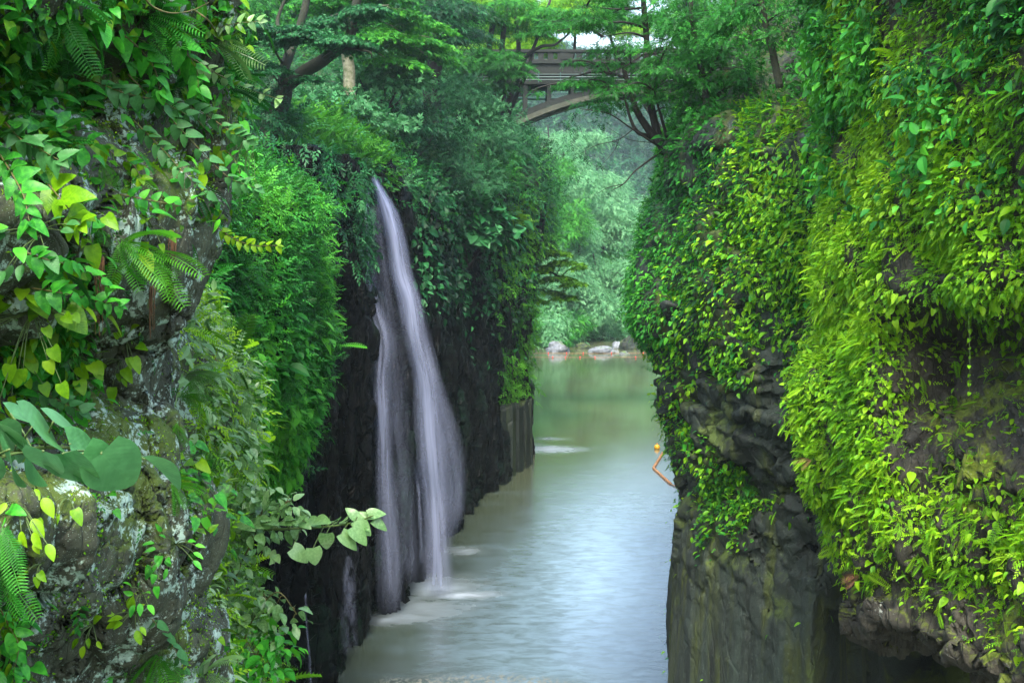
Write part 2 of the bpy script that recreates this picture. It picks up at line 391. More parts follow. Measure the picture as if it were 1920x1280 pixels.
# A  near left cliff
rows = [(-220,400),(-60,415),(60,425),(160,432),(280,432),(360,425),(430,396),(490,381),(560,376),(640,352),(720,335),(800,326),(890,338),(950,392),(1020,402),(1080,384),(1140,370),(1190,408),(1260,412),(1340,415),(1450,420)]
C = []
for py, e in rows:
    e -= 32
    a = .35*math.sin(py*.011)+(.25 if 560 < py < 900 else 0)
    C.append([W(-4200, py, 2.3), W(-1100, py, 3.0+a*.2), W(-330, py, 3.4+a*.4), W(-140, py, 3.8+a*.6), W(30, py, 4.3+a), W(170, py, 4.8+a*1.1), W(290, py, 5.2+a), W(e-38, py, 5.6+a*.8), W(e-8, py, 5.95+a*.6), W(e, py, 6.5+a*.4), W(e-25, py, 7.6), W(e-120, py, 10.5)])
SA = Surf(C, 500, 640); rough(SA, .11, .9, .02, 9, fac=.06, fs=2.6, vert=.4, seed=3, groove=.08, gs=2.2)
SA.disp(.05*fbm(SA.P*np.array([5,5,1.6]),4,190)); SA.disp(.03*(1-2*np.abs(fbm(SA.P*np.array([4,4,1.5]),3,191))))
pxx, pyy = proj(SA.P)
for (cx, cy, rx, ry, dd) in [(285,250,45,60,.5),(200,330,30,80,.35),(60,480,90,60,.3),(300,560,14,80,.18),(255,840,20,100,.15)]:
    SA.P[..., 1] += .8*dd*np.exp(-((pxx-cx)/rx)**2-((pyy-cy)/ry)**2)
SA.calc()
tag(SA.build('near_cliff', M['rock_near']), kind='structure')
# C  bank dropping away behind it
C = []
for py, x0, x1 in [(560,300,345),(640,300,372),(720,300,400),(800,310,418),(880,320,415),(960,330,408),(1050,330,420),(1150,340,440),(1250,350,455),(1400,360,470)]:
    C.append([W(-700, py, 9.5), W(x0-160, py, 8.2), W(x0, py, 8.0), W((x0+x1)/2, py, 8.8), W(x1-10, py, 9.8), W(x1+4, py, 11), W(x1-30, py, 13), W(x1-160, py, 15)])
SC = Surf(C, 90, 120); rough(SC, .35, .8, .08, 4, seed=8)
tag(SC.build('bank', M['rock_near']), kind='structure')
# B  shrub-clad buttress
C = []
for py, e in [(300,450),(350,495),(385,545),(430,560),(500,566),(560,566),(620,578),(680,560),(780,545),(850,522),(900,505),(940,480),(970,430)]:
    u = max(0, (py-840))*.04
    C.append([W(-900, py, 14+u), W(230, py, 15+u), W(360, py, 17.5+u), W(450, py, 20+u), W(e-60, py, 22.5+u), W(e-22, py, 24.5+u), W(e-14, py, 26.5+u), W(e-30, py, 30), W(e-120, py, 36)])
SB = Surf(C, 150, 150); rough(SB, .8, .45, .25, 1.6, seed=14)
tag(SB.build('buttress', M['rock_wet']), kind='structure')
# D-F  gorge wall with the recess of the fall.  columns: Y, px at z = 0,4,8,12,16,17.5
K = [(27,[-900]*6),(30,[300]*6),(35,[400,405,410,420,430,430]),(38.5,[530,530,530,550,570,575]),(41.2,[632,612,602,600,600,600]),(42.2,[650,648,642,636,634,632]),
     (44.2,[655,652,648,645,640,638]),(46.0,[676,680,680,678,650,640]),(46.8,[690,693,690,690,658,648]),(48.6,[693,698,700,694,668,655]),(48.0,[722,715,712,716,700,684]),(48.3,[745,742,738,742,712,692]),(49.3,[754,756,766,750,716,697]),
     (51.6,[758,768,768,752,722,702]),(52.2,[783,780,776,762,733,712]),(52.8,[796,796,783,768,742,720]),(57,[801,803,792,782,760,745]),(61,[835,836,826,812,800,790]),(64.6,[864,863,848,834,828,822]),(66.5,[872,871,862,850,845,840]),
     (70,[905,902,885,870,870,866]),(74.5,[945,938,926,922,928,930]),(78,[978,963,962,972,988,990]),(79.6,[986,972,972,982,1000,1003]),(84,[984,976,970,985,1004,1008]),(95,[940,935,930,940,960,970]),(115,[860]*6)]
zs = [-1.5, 0, 4, 8, 12, 16, 17.6]
C = []
for zi, z in enumerate(zs):
    row = []
    for Y, px in K:
        x = px[max(0, zi-1)]; zz = z
        if 46.5 < Y < 49.5: Y = Y+[0, 0, 0, .5, 1.6, 3.0, 3.2][zi]
        row.append([(x-CX)*Y/F, Y, zz])
    C.append(row)
C = np.array(C, float)
SW = Surf(C, 620, 240)
P0 = SW.P; a, c = facet(P0*np.array([.75, .75, .07])+.1*fbm(P0*.5, 2, 43)[..., None], 44, 1.0, .05); SW.disp(.75*a-.3*c); colm = fbm(P0*np.array([.9, .9, .05]), 3, 41); SW.disp(.45*(1-np.abs(colm)*3.5)*.5)
rough(SW, .35, .35, .16, 1.8, fac=.3, fs=1.1, vert=.3, seed=22)
SW.disp(.05*fbm(SW.P*np.array([5, 5, 2.0]), 4, 77))
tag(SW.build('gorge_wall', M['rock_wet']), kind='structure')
# basalt columns standing in the water at the far corner
Gc = Geo()
for px, Y, w, py in [(884,69.3,.5,800),(900,70.6,.5,780),(917,72,.55,768),(934,73.4,.55,764),(950,74.8,.55,758),(965,76.2,.55,756),(978,77.4,.5,752),(987,78.4,.42,752)]:
    x = (px-CX)*Y/F; zt = H-(py-HY)*Y/F; a0 = rng.random(); r = w
    th = a0+np.arange(6)/6*2*PI; pr = []
    for z, s in ((-1.5, 1.0), (zt*.35, 1.02), (zt*.7, .97), (zt-.15, .95), (zt, .82)):
        pr.append(np.stack([x+r*s*np.cos(th)+.04*z*.3*rng.normal(), Y+r*s*np.sin(th), np.full(6, z)+(.12*rng.normal(size=6) if z == zt else 0)], -1))
    V = np.concatenate(pr+[np.array([[x, Y, zt+.03]])]); j = np.arange(6); k = (j+1) % 6
    Gc.add(V, [np.concatenate([np.stack([i*6+j, i*6+k, i*6+6+k, i*6+6+j], -1) for i in range(4)]), np.stack([24+j, 24+k, np.full(6, 30)], -1)])
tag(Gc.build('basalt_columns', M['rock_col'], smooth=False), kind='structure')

# G  wooded slope above the wall (left)
rim = [(230,460,30),(330,410,36),(420,385,41),(500,350,45.5),(600,338,48.5),(668,340,50.5),(712,338,53),(760,345,58),(830,352,64),(900,350,71),(960,352,76),(1003,355,80),(1012,400,86),(1000,480,95)]
r1 = [(230,330,36),(330,300,42),(420,290,47),(500,262,51),(600,238,54),(668,262,56.5),(712,285,60),(760,290,64),(830,285,70),(900,280,76),(960,275,80.5),(1000,285,84),(1012,350,90),(1000,450,98)]
r2 = [(200,200,48),(320,190,54),(420,180,58),(500,170,61),(600,170,64),(668,180,67),(730,205,71),(790,212,75),(850,215,79),(900,215,82),(940,225,86),(975,260,92),(1000,330,98),(1000,430,104)]
r3 = [(200,60,64),(320,60,69),(420,60,73),(500,60,77),(600,70,81),(668,90,84),(730,120,88),(790,140,90),(850,160,94),(900,180,97),(935,210,101),(965,260,106),(980,330,112),(990,420,116)]
r4 = [(200,-120,84),(320,-110,90),(420,-100,95),(500,-90,100),(600,-80,104),(668,-60,108),(730,-20,112),(790,30,116),(850,90,120),(890,140,124),(920,190,128),(950,250,132),(965,330,138),(980,420,142)]
low = [(a, b+45, c+3) for a, b, c in rim]
SG = Surf([[W(r[0][0]-1100, r[0][1]-60, r[0][2]-4)]+[W(*p) for p in r] for r in (low, rim, r1, r2, r3, r4)], 260, 200); rough(SG, .8, .25, .3, 1.2, seed=50)
tag(SG.build('wooded_slope', M['soil']), kind='structure')

# H1  right pier: flat lower wall, clad top
C = []
for py, e in [(q, w_+(24 if 640 < q < 930 else 4)) for q, w_ in [(-260,1500),(-120,1450),(0,1400),(90,1345),(180,1290),(262,1247),(310,1240),(370,1232),(430,1212),(500,1200),(550,1188),(600,1192),(650,1204),(700,1222),(760,1230),(820,1243),(880,1250),(925,1262),(990,1262),(1080,1253),(1180,1247),(1290,1243),(1420,1242),(1700,1240),(1800,1240)]]:
    b = max(0, 262-py)*.012; cv = 11*min(1, max(0, (py-1090)/90))
    C.append([W(e+5, py, 52+b*2), W(e+8, py, 38+b), W(e, py, 33+b), W(e+16, py, 30.6+b), W(e+75, py, 28.6+b), W(e+150, py, 27+b), W(max(e+230, 1480), py, 25.8+b*.8), W(max(e+300, 1560), py, 25+b*.6+cv*.1), W(max(e+420, 1660), py, 24+cv), W(max(e+560, 1850), py, 23+cv), W(max(e+800, 2150), py, 22+cv), W(3900, py, 19+cv)])
SH = Surf(C, 360, 420)
P0 = SH.P.copy(); z = P0[..., 2]; lowm = 1/(1+np.exp((z-8.7)*1.8)); midm = np.exp(-((z-9.5)/2.6)**2)
SH.disp(.45*fbm(P0*.35, 3, 61)*(1-.7*lowm))
a, c = facet(P0*np.array([.8, .8, 1.2])+.25*fbm(P0, 2, 66)[..., None], 60); SH.disp((.5*a-.18*c)*(1-.88*lowm)*(.45+.6*midm))
a, c = facet(P0*np.array([.5, .5, .05]), 90, .7, .02); SH.disp((.32*a-.05*c)*lowm)
a, c = facet(P0*np.array([2.4, 2.4, 3.2])+.2*fbm(P0*2, 2, 67)[..., None], 93); SH.disp((.17*a-.06*c)*(.06+midm))
SH.disp(.06*fbm(SH.P*3, 4, 70, .6)*(1-.6*lowm))
tag(SH.build('rock_pier', M['rock_pier']), kind='structure')

# H2  overhanging mossy block, right foreground
C = []
edge = [(-260,1500,0),(-120,1510,0),(0,1522,0),(120,1530,0),(240,1530,0),(360,1512,0),(460,1496,0),(540,1502,0),(620,1516,0),(700,1500,0),(780,1490,0),(860,1502,0),(940,1514,0),(1020,1536,0),(1090,1556,0)]
def xs(e):
    e = e+36; return [e+70, e+22, e, e+14, e+60, 1640, 1720, 1800, 1880, 1980, 2120, 3900]
Yc = [26, 23.5, 21.3, 20.3, 19.4, 18.2, 17, 15.8, 14.9, 14, 13, 10.5]
for py, e, _ in edge:
    row = []
    for x, Y in zip(xs(e), Yc):
        rec = 0
        if x > 1650: rec = 2.8*np.clip((py-575)/35, 0, 1)*np.clip((x-1660)/130, 0, 1)*np.clip((1050-py)/350, 0, 1)
        row.append(W(x, py, Y+rec+(max(0, py-900)*.0015*(x-1500)*.01)))
    C.append(row)
def lip(x): return 1128+max(0, x-1545)*.31+max(0, x-1755)*.2
for k, (dp, dY) in enumerate([(0, 0), (18, .6), (26, 2.0), (-6, 4.0), (-30, 6.5)]):
    C.append([W(x, max(1118, lip(x))+dp, Y+dY*(.25 if i < 3 else 1)) for i, (x, Y) in enumerate(zip(xs(1566), Yc))])
SO = Surf(C, 330, 360)
P0 = SO.P.copy(); pxx, pyy = proj(P0)
SO.disp(.45*fbm(P0*.5, 3, 101)+.25*fbm(P0*1.3, 2, 107))
kk = .35+.65*np.clip((pyy-600)/300, 0, 1)
a, c = facet(P0*1.5+.3*fbm(P0*1.2, 2, 102)[..., None], 103); SO.disp((.22*a-.08*c)*kk)
a, c = facet(P0*4.5+.2*fbm(P0*3, 2, 104)[..., None], 110); SO.disp((.1*a-.05*c)*kk)
SO.disp(.035*fbm(P0*6, 4, 111, .6))
tag(SO.build('overhanging_cliff', M['rock_over']), kind='structure')

# right wall beyond the pier, carrying the bridge's far end (seen past the pier only from the side and in the water)
C = [[[6.5+z*.02, 40, z], [9.5, 55, z], [11, 70, z], [12.5+.05*z, 84, z], [13+.1*z, 95, z], [17, 110, z], [30, 125, z]] for z in (-1.5, 4, 10, 16, 21)]
C.append([[12, 44, 26], [14, 56, 27], [16, 70, 26], [18, 84, 25.5], [20, 96, 26], [26, 110, 28], [40, 125, 30]])
C.append([[24, 44, 34], [26, 56, 34], [30, 70, 34], [34, 84, 34], [36, 96, 35], [44, 110, 36], [60, 125, 36]])
SR = Surf(C, 120, 120); rough(SR, .8, .3, .3, 1.2, seed=130)
tag(SR.build('far_gorge_wall', M['soil']), kind='structure')

# far bank and hills
C = [[W(600, 655, 150), W(800, 655, 152), W(940, 652, 154), W(1040, 645, 160), W(1120, 640, 166), W(1200, 634, 172), W(1300, 634, 172), W(1500, 640, 160), W(1800, 640, 150)],
     [W(600, 560, 162), W(800, 560, 164), W(940, 580, 163), W(1040, 596, 170), W(1120, 604, 176), W(1200, 598, 186), W(1300, 598, 188), W(1500, 560, 175), W(1800, 560, 165)],
     [W(600, 420, 185), W(800, 420, 190), W(940, 440, 195), W(1040, 470, 200), W(1120, 520, 210), W(1200, 540, 225), W(1300, 520, 225), W(1500, 440, 210), W(1800, 420, 200)],
     [W(600, 300, 230), W(800, 300, 235), W(940, 320, 240), W(1040, 340, 250), W(1120, 390, 262), W(1200, 440, 280), W(1300, 430, 280), W(1500, 340, 260), W(1800, 300, 250)]]
SF = Surf(C, 140, 80); rough(SF, 2, .06, .6, .4, seed=150)
tag(SF.build('far_bank', M['soil']), kind='structure')
C = [[W(x, 520, 330) for x in (300, 700, 950, 1150, 1300, 1600, 2000)],
     [W(x, y, 370) for x, y in zip((300, 700, 950, 1150, 1300, 1600, 2000), (330, 320, 330, 350, 370, 340, 330))],
     [W(x, y, 430) for x, y in zip((300, 700, 950, 1150, 1300, 1600, 2000), (150, 130, 170, 200, 215, 150, 120))],
     [W(x, y, 520) for x, y in zip((300, 700, 950, 1150, 1300, 1600, 2000), (60, 50, 95, 130, 140, 60, 30))]]
SK = Surf(C, 120, 80); rough(SK, 6, .02, 2, .1, seed=160)
tag(SK.build('distant_hill', M['soil']), kind='structure')

# ground under everything
G0 = Geo(); G0.add([[-700, -60, -2.5], [700, -60, -2.5], [700, 900, -2.5], [-700, 900, -2.5]], [np.array([[0, 1, 2, 3]])])
tag(G0.build('riverbed', M['soil']), kind='structure')

# ------------------------------------------------------------------ water
m, nt = nodes('river_water'); g = NT(nt)
P = g.pos(); Pf = g.pos((.5, 1.0, 1), (0, 0, -.5)); Pn = g.pos((1, 1.5, 1), (0, 0, .25))
def blob(cx, cy, rx, ry, rot=0.0):
    mp = g.n('ShaderNodeMapping', vector_type='TEXTURE'); mp.inputs['Location'].default_value = (cx, cy, 0); mp.inputs['Rotation'].default_value = (0, 0, rot); mp.inputs['Scale'].default_value = (rx, ry, 1e3)
    gg = g.n('ShaderNodeNewGeometry'); nzz = g.n('ShaderNodeTexNoise'); nzz.inputs['Scale'].default_value = 1.1; nzz.inputs['Detail'].default_value = 3
    g.l(gg.outputs['Position'], nzz.inputs[0]); ad = g.n('ShaderNodeVectorMath', operation='MULTIPLY_ADD'); g.l(nzz.outputs[1], ad.inputs[0]); ad.inputs[1].default_value = (min(rx, 2)*.7, min(ry, 2)*.7, 0); g.l(gg.outputs['Position'], ad.inputs[2])
    sb = g.n('ShaderNodeVectorMath', operation='SUBTRACT'); g.l(ad.outputs[0], sb.inputs[0]); sb.inputs[1].default_value = (min(rx, 2)*.35, min(ry, 2)*.35, 0)
    g.l(sb.outputs[0], mp.inputs[0]); ln = g.n('ShaderNodeVectorMath', operation='LENGTH'); g.l(mp.outputs[0], ln.inputs[0])
    q = g.math('SUBTRACT', 1.0, g.step(ln.outputs['Value'], .0, 1.7)); return g.math('MULTIPLY', q, q)
def wp(px, py): Y = F*H/(py-HY); return ((px-CX)*Y/F, Y)
foam = None
for px, py, rx, ry, rot, a in [(1030,822,1.6,1.0,0,.4),(1025,842,2.6,1.6,0,.85),(985,835,1.4,1.8,0,.6),(868,1032,1.1,1.0,0,.5),(862,1115,2.0,.7,.1,.9),(822,1102,2.2,2.0,.2,.6),(740,1160,1.9,.9,.3,.65),(790,1140,2.6,2.0,.4,.4)]:
    x, y = wp(px, py); b = g.math('MULTIPLY', blob(x, y, rx, ry, rot), a); foam = b if foam is None else g.math('MAXIMUM', foam, b)
st = g.noise(Pf, 2.2, 5, .6, .6); foam = g.math('MULTIPLY', foam, g.math('ADD', .55, g.math('MULTIPLY', g.step(st, .3, .7), .6)))
sky_sheen = g.math('MULTIPLY', blob(3.6, 54, 5.5, 26, -.2), g.math('ADD', .45, g.math('MULTIPLY', g.step(st, .3, .7), .55)))  # pale blue sky reflection put into the water colour, broken by streaks
sky_sheen = g.math('ADD', g.math('MULTIPLY', sky_sheen, .95), g.math('MULTIPLY', g.step(g.noise(Pf, .5, 3), .45, .75), .08))
spy = g.n('ShaderNodeSeparateXYZ'); g.l(P, spy.inputs[0])
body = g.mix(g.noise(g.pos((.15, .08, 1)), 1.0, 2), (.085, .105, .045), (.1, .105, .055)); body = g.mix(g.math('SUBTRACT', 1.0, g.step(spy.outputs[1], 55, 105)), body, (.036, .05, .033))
col = g.mix(sky_sheen, body, (.22, .34, .45)); col = g.mix(foam, col, (.3, .36, .42))
x, y = wp(890, 1285); rip0 = blob(x, y, 4.0, 1.3, .0); col = g.mix(g.math('MULTIPLY', g.step(rip0, .1, .5), g.step(g.noise(g.pos((1, .5, 1)), 7, 5, .75), .47, .58)), col, (.17, .18, .15))
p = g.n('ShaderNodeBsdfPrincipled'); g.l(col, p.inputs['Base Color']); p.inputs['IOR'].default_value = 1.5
sp = g.n('ShaderNodeSeparateXYZ'); g.l(P, sp.inputs[0])
nearm = g.math('SUBTRACT', 1.0, g.step(sp.outputs[1], 62, 95))
rg = g.math('ADD', .10, g.math('MULTIPLY', nearm, .1)); rg = g.math('ADD', rg, g.math('MULTIPLY', foam, .5)); g.l(rg, p.inputs['Roughness'])
p.inputs['Specular IOR Level'].default_value = 1.0
h = g.math('ADD', g.math('MULTIPLY', st, .6), g.noise(Pn, 1.5, 5, .55)); h = g.math('MULTIPLY', h, g.math('ADD', .12, g.math('MULTIPLY', nearm, 1.0)))
x, y = wp(900, 1272); rip = blob(x, y, 4.2, 1.5, .0)
h = g.math('ADD', h, g.math('MULTIPLY', rip, g.math('MULTIPLY', g.noise(g.pos((1, 1.6, 1)), 9, 4, .7), 3.2)))
b = g.n('ShaderNodeBump'); b.inputs['Strength'].default_value = .3; b.inputs['Distance'].default_value = .035; g.l(h, b.inputs['Height']); g.l(b.outputs[0], p.inputs['Normal'])
o = g.n('ShaderNodeOutputMaterial'); g.l(p.outputs[0], o.inputs[0]); M['water'] = m
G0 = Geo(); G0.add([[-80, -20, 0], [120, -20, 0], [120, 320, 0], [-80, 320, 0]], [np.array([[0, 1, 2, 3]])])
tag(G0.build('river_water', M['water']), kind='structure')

# ------------------------------------------------------------------ waterfall
def fallmat(name, dens, edge, col, seed, lo, hi, fine=1.0):
    m, nt = nodes(name); g = NT(nt)
    a = g.n('ShaderNodeAttribute', attribute_name='luv'); mp = g.n('ShaderNodeMapping'); mp.inputs['Scale'].default_value = (9*fine, .9, 1); mp.inputs['Location'].default_value = (seed, seed*2.3, 0); g.l(a.outputs['Vector'], mp.inputs[0])
    n = g.noise(mp.outputs[0], 1.1, 3, .5, .1)
    sp = g.n('ShaderNodeSeparateXYZ'); g.l(a.outputs['Vector'], sp.inputs[0])
    e = g.math('MULTIPLY', g.step(sp.outputs[0], 0, edge), g.math('SUBTRACT', 1.0, g.step(sp.outputs[0], 1-edge, 1.0)))
    al = g.math('MULTIPLY', g.math('MULTIPLY', g.step(n, lo, hi), e), g.math('MULTIPLY', sp.outputs[2], dens), True)
    d = g.n('ShaderNodeBsdfDiffuse'); d.inputs[0].default_value = (*col, 1); t = g.n('ShaderNodeBsdfTranslucent'); t.inputs[0].default_value = (*col, 1)
    mx = g.n('ShaderNodeMixShader'); mx.inputs[0].default_value = .4; g.l(d.outputs[0], mx.inputs[1]); g.l(t.outputs[0], mx.inputs[2])
    tr = g.n('ShaderNodeBsdfTransparent'); m2 = g.n('ShaderNodeMixShader'); g.l(al, m2.inputs[0]); g.l(tr.outputs[0], m2.inputs[1]); g.l(mx.outputs[0], m2.inputs[2])
    o = g.n('ShaderNodeOutputMaterial'); g.l(m2.outputs[0], o.inputs[0]); return m
WC = (.4, .46, .66)
def sheet(name, path, mat, parent, base, bulge=.3, nu=40, nv=160, fade=(0.02, .06), jit=0.06):
    """path: (pxL,pxR,py,Y,density) rows down the fall"""
    A = cr(np.array(nearer(path), float), nv); u = np.linspace(0, 1, nu)
    px = A[:, None, 0]*(1-u)+A[:, None, 1]*u; py = np.repeat(A[:, 2:3], nu, 1); Y = A[:, 3:4]-bulge*np.sin(PI*u)[None]
    V = np.stack([(px-CX)*Y/F, Y, H-(py-HY)*Y/F], -1); V[..., 1] += jit*vnoise(np.stack([V[..., 0]*3, V[..., 2]*.25, V[..., 1]*0], -1), 5)
    v = np.linspace(0, 1, nv)[:, None]; dn = np.clip(A[:, 4:5], 0, 2)*np.clip(v/fade[0], 0, 1)*np.clip((1-v)/fade[1], 0, 1)
    L = np.stack([np.repeat(u[None], nv, 0), np.repeat(v, nu, 1)*6, np.repeat(dn, nu, 1)], -1)
    i = np.arange(nv-1)[:, None]*nu; j = np.arange(nu-1)[None]; q = np.stack([i+j, i+j+1, i+nu+j+1, i+nu+j], -1).reshape(-1, 4)
    return mk(name, V.reshape(-1, 3), [q], mat, parent, base, luv=L.reshape(-1, 3))
def nearer(rows): return [(a, b, c, d-.9*min(1, max(0, (950-c)/300))-.15, e) for a, b, c, d, e in rows]
bs = W(800, 1115, 50.4)
wf = thing('waterfall', bs, 'tall silky white waterfall pouring down the dark gorge wall into the river', 'waterfall')
sheet('main_stream', [(690,708,330,51.2,1.3),(698,720,353,50.9,1.3),(704,742,385,50.6,1.2),(716,760,440,50.3,1.0),(724,776,512,50.2,.9),(740,794,566,50.2,.9),(750,806,640,50.2,.95),(766,826,706,50.2,.95),(768,838,780,50.2,.9),(772,846,866,50.2,.85),(784,850,940,50.3,.8),(790,852,1020,50.3,.7),(786,858,1083,50.3,.65),(776,866,1122,50.3,.55)], fallmat('falling_water', .9, .5, WC, 1, .0, .75), wf, bs, .5)
sheet('main_veil', [(688,712,335,51.5,.9),(700,738,380,51.1,.9),(708,754,406,51,.8),(720,768,459,51,.75),(724,778,512,51,.7),(738,796,566,51,.7),(746,806,610,51,.7),(757,818,653,51.1,.7),(766,832,706,51.2,.72),(764,850,760,51.5,.75),(766,868,812,51.8,.8),(770,877,866,52,.8),(782,878,930,52.2,.75),(784,872,975,52.2,.5),(784,850,1030,52,.35),(784,860,1090,51,.3)], fallmat('falling_spray', .52, .22, WC, 4, -.1, .8, 1.2), wf, bs, .7)
sheet('side_stream', [(686,697,350,50.6,.9),(674,694,400,49.2,.7),(668,698,460,48.2,.55),(668,706,512,47.5,.5),(676,722,570,47,.45),(690,748,640,46.6,.5),(692,738,706,46.4,.75),(696,738,760,46.3,.85),(699,740,830,46.3,.75),(698,744,911,46.3,.7),(698,752,974,46.3,.65),(700,760,1060,46.4,.6),(700,764,1158,46.5,.55)], fallmat('side_falling_water', .68, .4, WC, 9, 0, .8, 1.0), wf, bs, .4)
sheet('thin_veil', [(690,712,380,47.6,.4),(694,728,480,47.4,.35),(698,752,600,47,.35),(698,772,700,46.8,.4),(700,776,800,46.8,.5),(702,786,900,46.8,.5),(704,792,1000,46.8,.5),(706,800,1100,47,.4)], fallmat('thin_falling_water', .38, .3, WC, 13, .0, .9, .8), wf, bs, .15)
for nm, rows_ in (('rivulet', [(648,660,1040,41.6,.3),(640,668,1080,41.5,.5),(634,672,1150,41.4,.4),(640,676,1230,41.3,.2)]), ('rivulet', [(570,575,1110,38.2,.9),(571,577,1170,38.2,.8),(577,584,1240,38.2,.8),(578,586,1300,38.2,.6)]), ('rivulet', [(684,690,1020,45.2,.8),(686,691,1100,45.2,.7),(686,692,1150,45.2,.6)]), ('rivulet', [(742,756,1100,48.0,.3),(770,776,830,50.6,.7),(780,790,930,50.6,.7),(786,796,1060,50.8,.6)][1:])):
    sheet(nm, rows_, fallmat('rivulet_water', .5, .3, WC, 17, .3, .7, .3), wf, bs, .05, 12, 60)

# ------------------------------------------------------------------ sky, sun, camera
w = bpy.data.worlds.new('World'); scn.world = w; w.use_nodes = True; nt = w.node_tree; bg = nt.nodes['Background']
sk = nt.nodes.new('ShaderNodeTexSky'); sk.sky_type = 'NISHITA'; sk.sun_disc = False
EL, AZ = math.radians(54), math.radians(184)     # sun behind the camera, a little to the left, through thin cloud
sk.sun_elevation = EL; sk.sun_rotation = AZ; sk.air_density = 1.2; sk.dust_density = 4.0; sk.ozone_density = 1.0
nt.links.new(sk.outputs[0], bg.inputs[0]); bg.inputs[1].default_value = .15
sd = bpy.data.lights.new('sun', 'SUN'); so = bpy.data.objects.new('sun', sd); COL.objects.link(so)
sd.energy = 1.5; sd.angle = math.radians(12); sd.color = (1, .95, .86)
from mathutils import Vector
dirv = Vector((math.sin(AZ)*math.cos(EL), math.cos(AZ)*math.cos(EL), math.sin(EL)))
so.rotation_euler = dirv.to_track_quat('Z', 'Y').to_euler()
cd = bpy.data.cameras.new('camera'); co = bpy.data.objects.new('camera', cd); COL.objects.link(co); scn.camera = co
co.location = (0, 0, H); co.rotation_euler = (PI/2, 0, 0); cd.sensor_width = 36; cd.lens = F/1920*36; cd.shift_y = -(640-HY)/1920; cd.clip_start = .1; cd.clip_end = 3000
vs = scn.view_settings; vs.view_transform = 'Standard'; vs.look = 'None'; vs.exposure = 2.12; vs.gamma = 1; vs.use_curve_mapping = False
cy = scn.cycles; cy.max_bounces = 7; cy.diffuse_bounces = 4; cy.glossy_bounces = 2; cy.transmission_bounces = 3; cy.transparent_max_bounces = 24; cy.volume_bounces = 1
cy.caustics_reflective = False; cy.caustics_refractive = False; cy.use_denoising = True
# ------------------------------------------------------------------ cover growing on the rock
UP = np.array([0, 0, 1.0])
def cover(LV, S, n, mask, tm, size, lift=.1, hang=.7, out=.5, side=.8, face=.6, hue=0.5, hs=.8, jit=.3, asp=1.0, seed=0, clump=0, hrange=.35, bias=0.0, nz=.6):
    """leaves on a wall: hang = how far tips droop, out = how far they stand off"""
    if clump:
        k = max(1, n//clump); P, N = S.scatter(k, mask); r = size*2.6
        P = np.repeat(P, clump, 0); N = np.repeat(N, clump, 0); n = len(P)
        D = rv(n); D -= np.sum(D*N, -1, keepdims=True)*N*.75; P = P+D*r*.5; Dn = nrm(D)
        T = N*out+Dn*side*1.2-UP*hang+rv(n, .25)
    else:
        P, N = S.scatter(n, mask); n = len(P); T = N*out-UP*hang+rv(n, .5*side)
    P = P+N*(rng.random((n, 1))**1.3*lift+.01)
    Z = N*nz+UP*face+rv(n, jit)
    r = np.clip(bias+hrange+(.5+fbm(P*hs, 3, seed+200)*1.1-.5)*.9+rng.normal(0, .17, n)+.12, 0, 1)
    LV.add(tm, P, T, Z, size*np.exp(rng.normal(0, .28, n)), r, asp)
def patch(s, lo, hi, seed=0):
    return lambda P: np.clip((fbm(P*s, 3, seed)-lo)/(hi-lo), 0, 1)
def sm(x, a, b):
    t = np.clip((x-a)/(b-a), 0, 1); return t*t*(3-2*t)

# right block: curtain of broad yellow-green leaves, ferns and small herbs
def m_over(P, N, px, py):
    e = sm(py+.15*(1920-px), 560, 590)*sm(px, 1640, 1720)*(1-sm(py, 860, 1060))     # bare recess
    d = sm(fbm(P*1.1, 3, 301), -.55, -.05)
    low = sm(py-(px-1560)*.25, 880, 1060)*.8; top = sm(-py, -330, -40)*.12*sm(px, 1520, 1600)
    mid = sm(px+py*.35, 1830, 2010)*sm(py, 560, 800)*.45
    return d*(1-.93*e)*(1-low)*(1-top)*(1-mid)*(px < 2350)*(py > -120)*(py < 1085+np.maximum(0, px-1545)*.31+np.maximum(0, px-1755)*.2)
def m_old(P, N, px, py): return m_over(P, N, px, py)*sm(-py, -420, -150)
LV = Leaves()
cover(LV, SO, 44000, m_over, TL, .082, .2, .4, .9, .55, 1.0, jit=.22, nz=.25, hs=.5, seed=1, bias=.3)
cover(LV, SO, 3000, lambda P, N, px, py: m_over(P, N, px, py)*sm(py, 250, 420), TLW, .1, .24, .5, .8, .6, .9, hs=.5, seed=2, bias=.3)
tag(LV.build('climbing_leaves', M['l_bright']), kind='stuff')
LV = Leaves()
cover(LV, SO, 38000, lambda P, N, px, py: (m_over(P, N, px, py)+.04*(py > 500))*(px < 2350)*(py < 1085+np.maximum(0, px-1545)*.31+np.maximum(0, px-1755)*.2), TS, .1, .18, .5, .6, .9, .5, hs=.8, seed=3, bias=.22)
tag(LV.build('small_leaved_creeper', M['l_bright']), kind='stuff')
LV = Leaves()
cover(LV, SO, 9000, lambda P, N, px, py: m_over(P, N, px, py)*sm(py, 60, 500)*(.15+sm(fbm(P*.9, 2, 310), -.1, .3))*(1-sm(px, 1640, 1700)*sm(py, 420, 520)*(1-sm(py, 780, 900))), TFR, .2, .16, .55, .75, 1.2, .8, seed=4, asp=.75, bias=.25)
cover(LV, SO, 450, lambda P, N, px, py: (px < 2350)*(py > 560)*(py < 1080+np.maximum(0, px-1545)*.3)*(1-m_over(P, N, px, py)), TFR, .2, .1, .4, .8, 1.2, .8, seed=5, bias=.3)
tag(LV.build('wall_ferns', M['l_bright']), kind='stuff')
LV = Leaves()
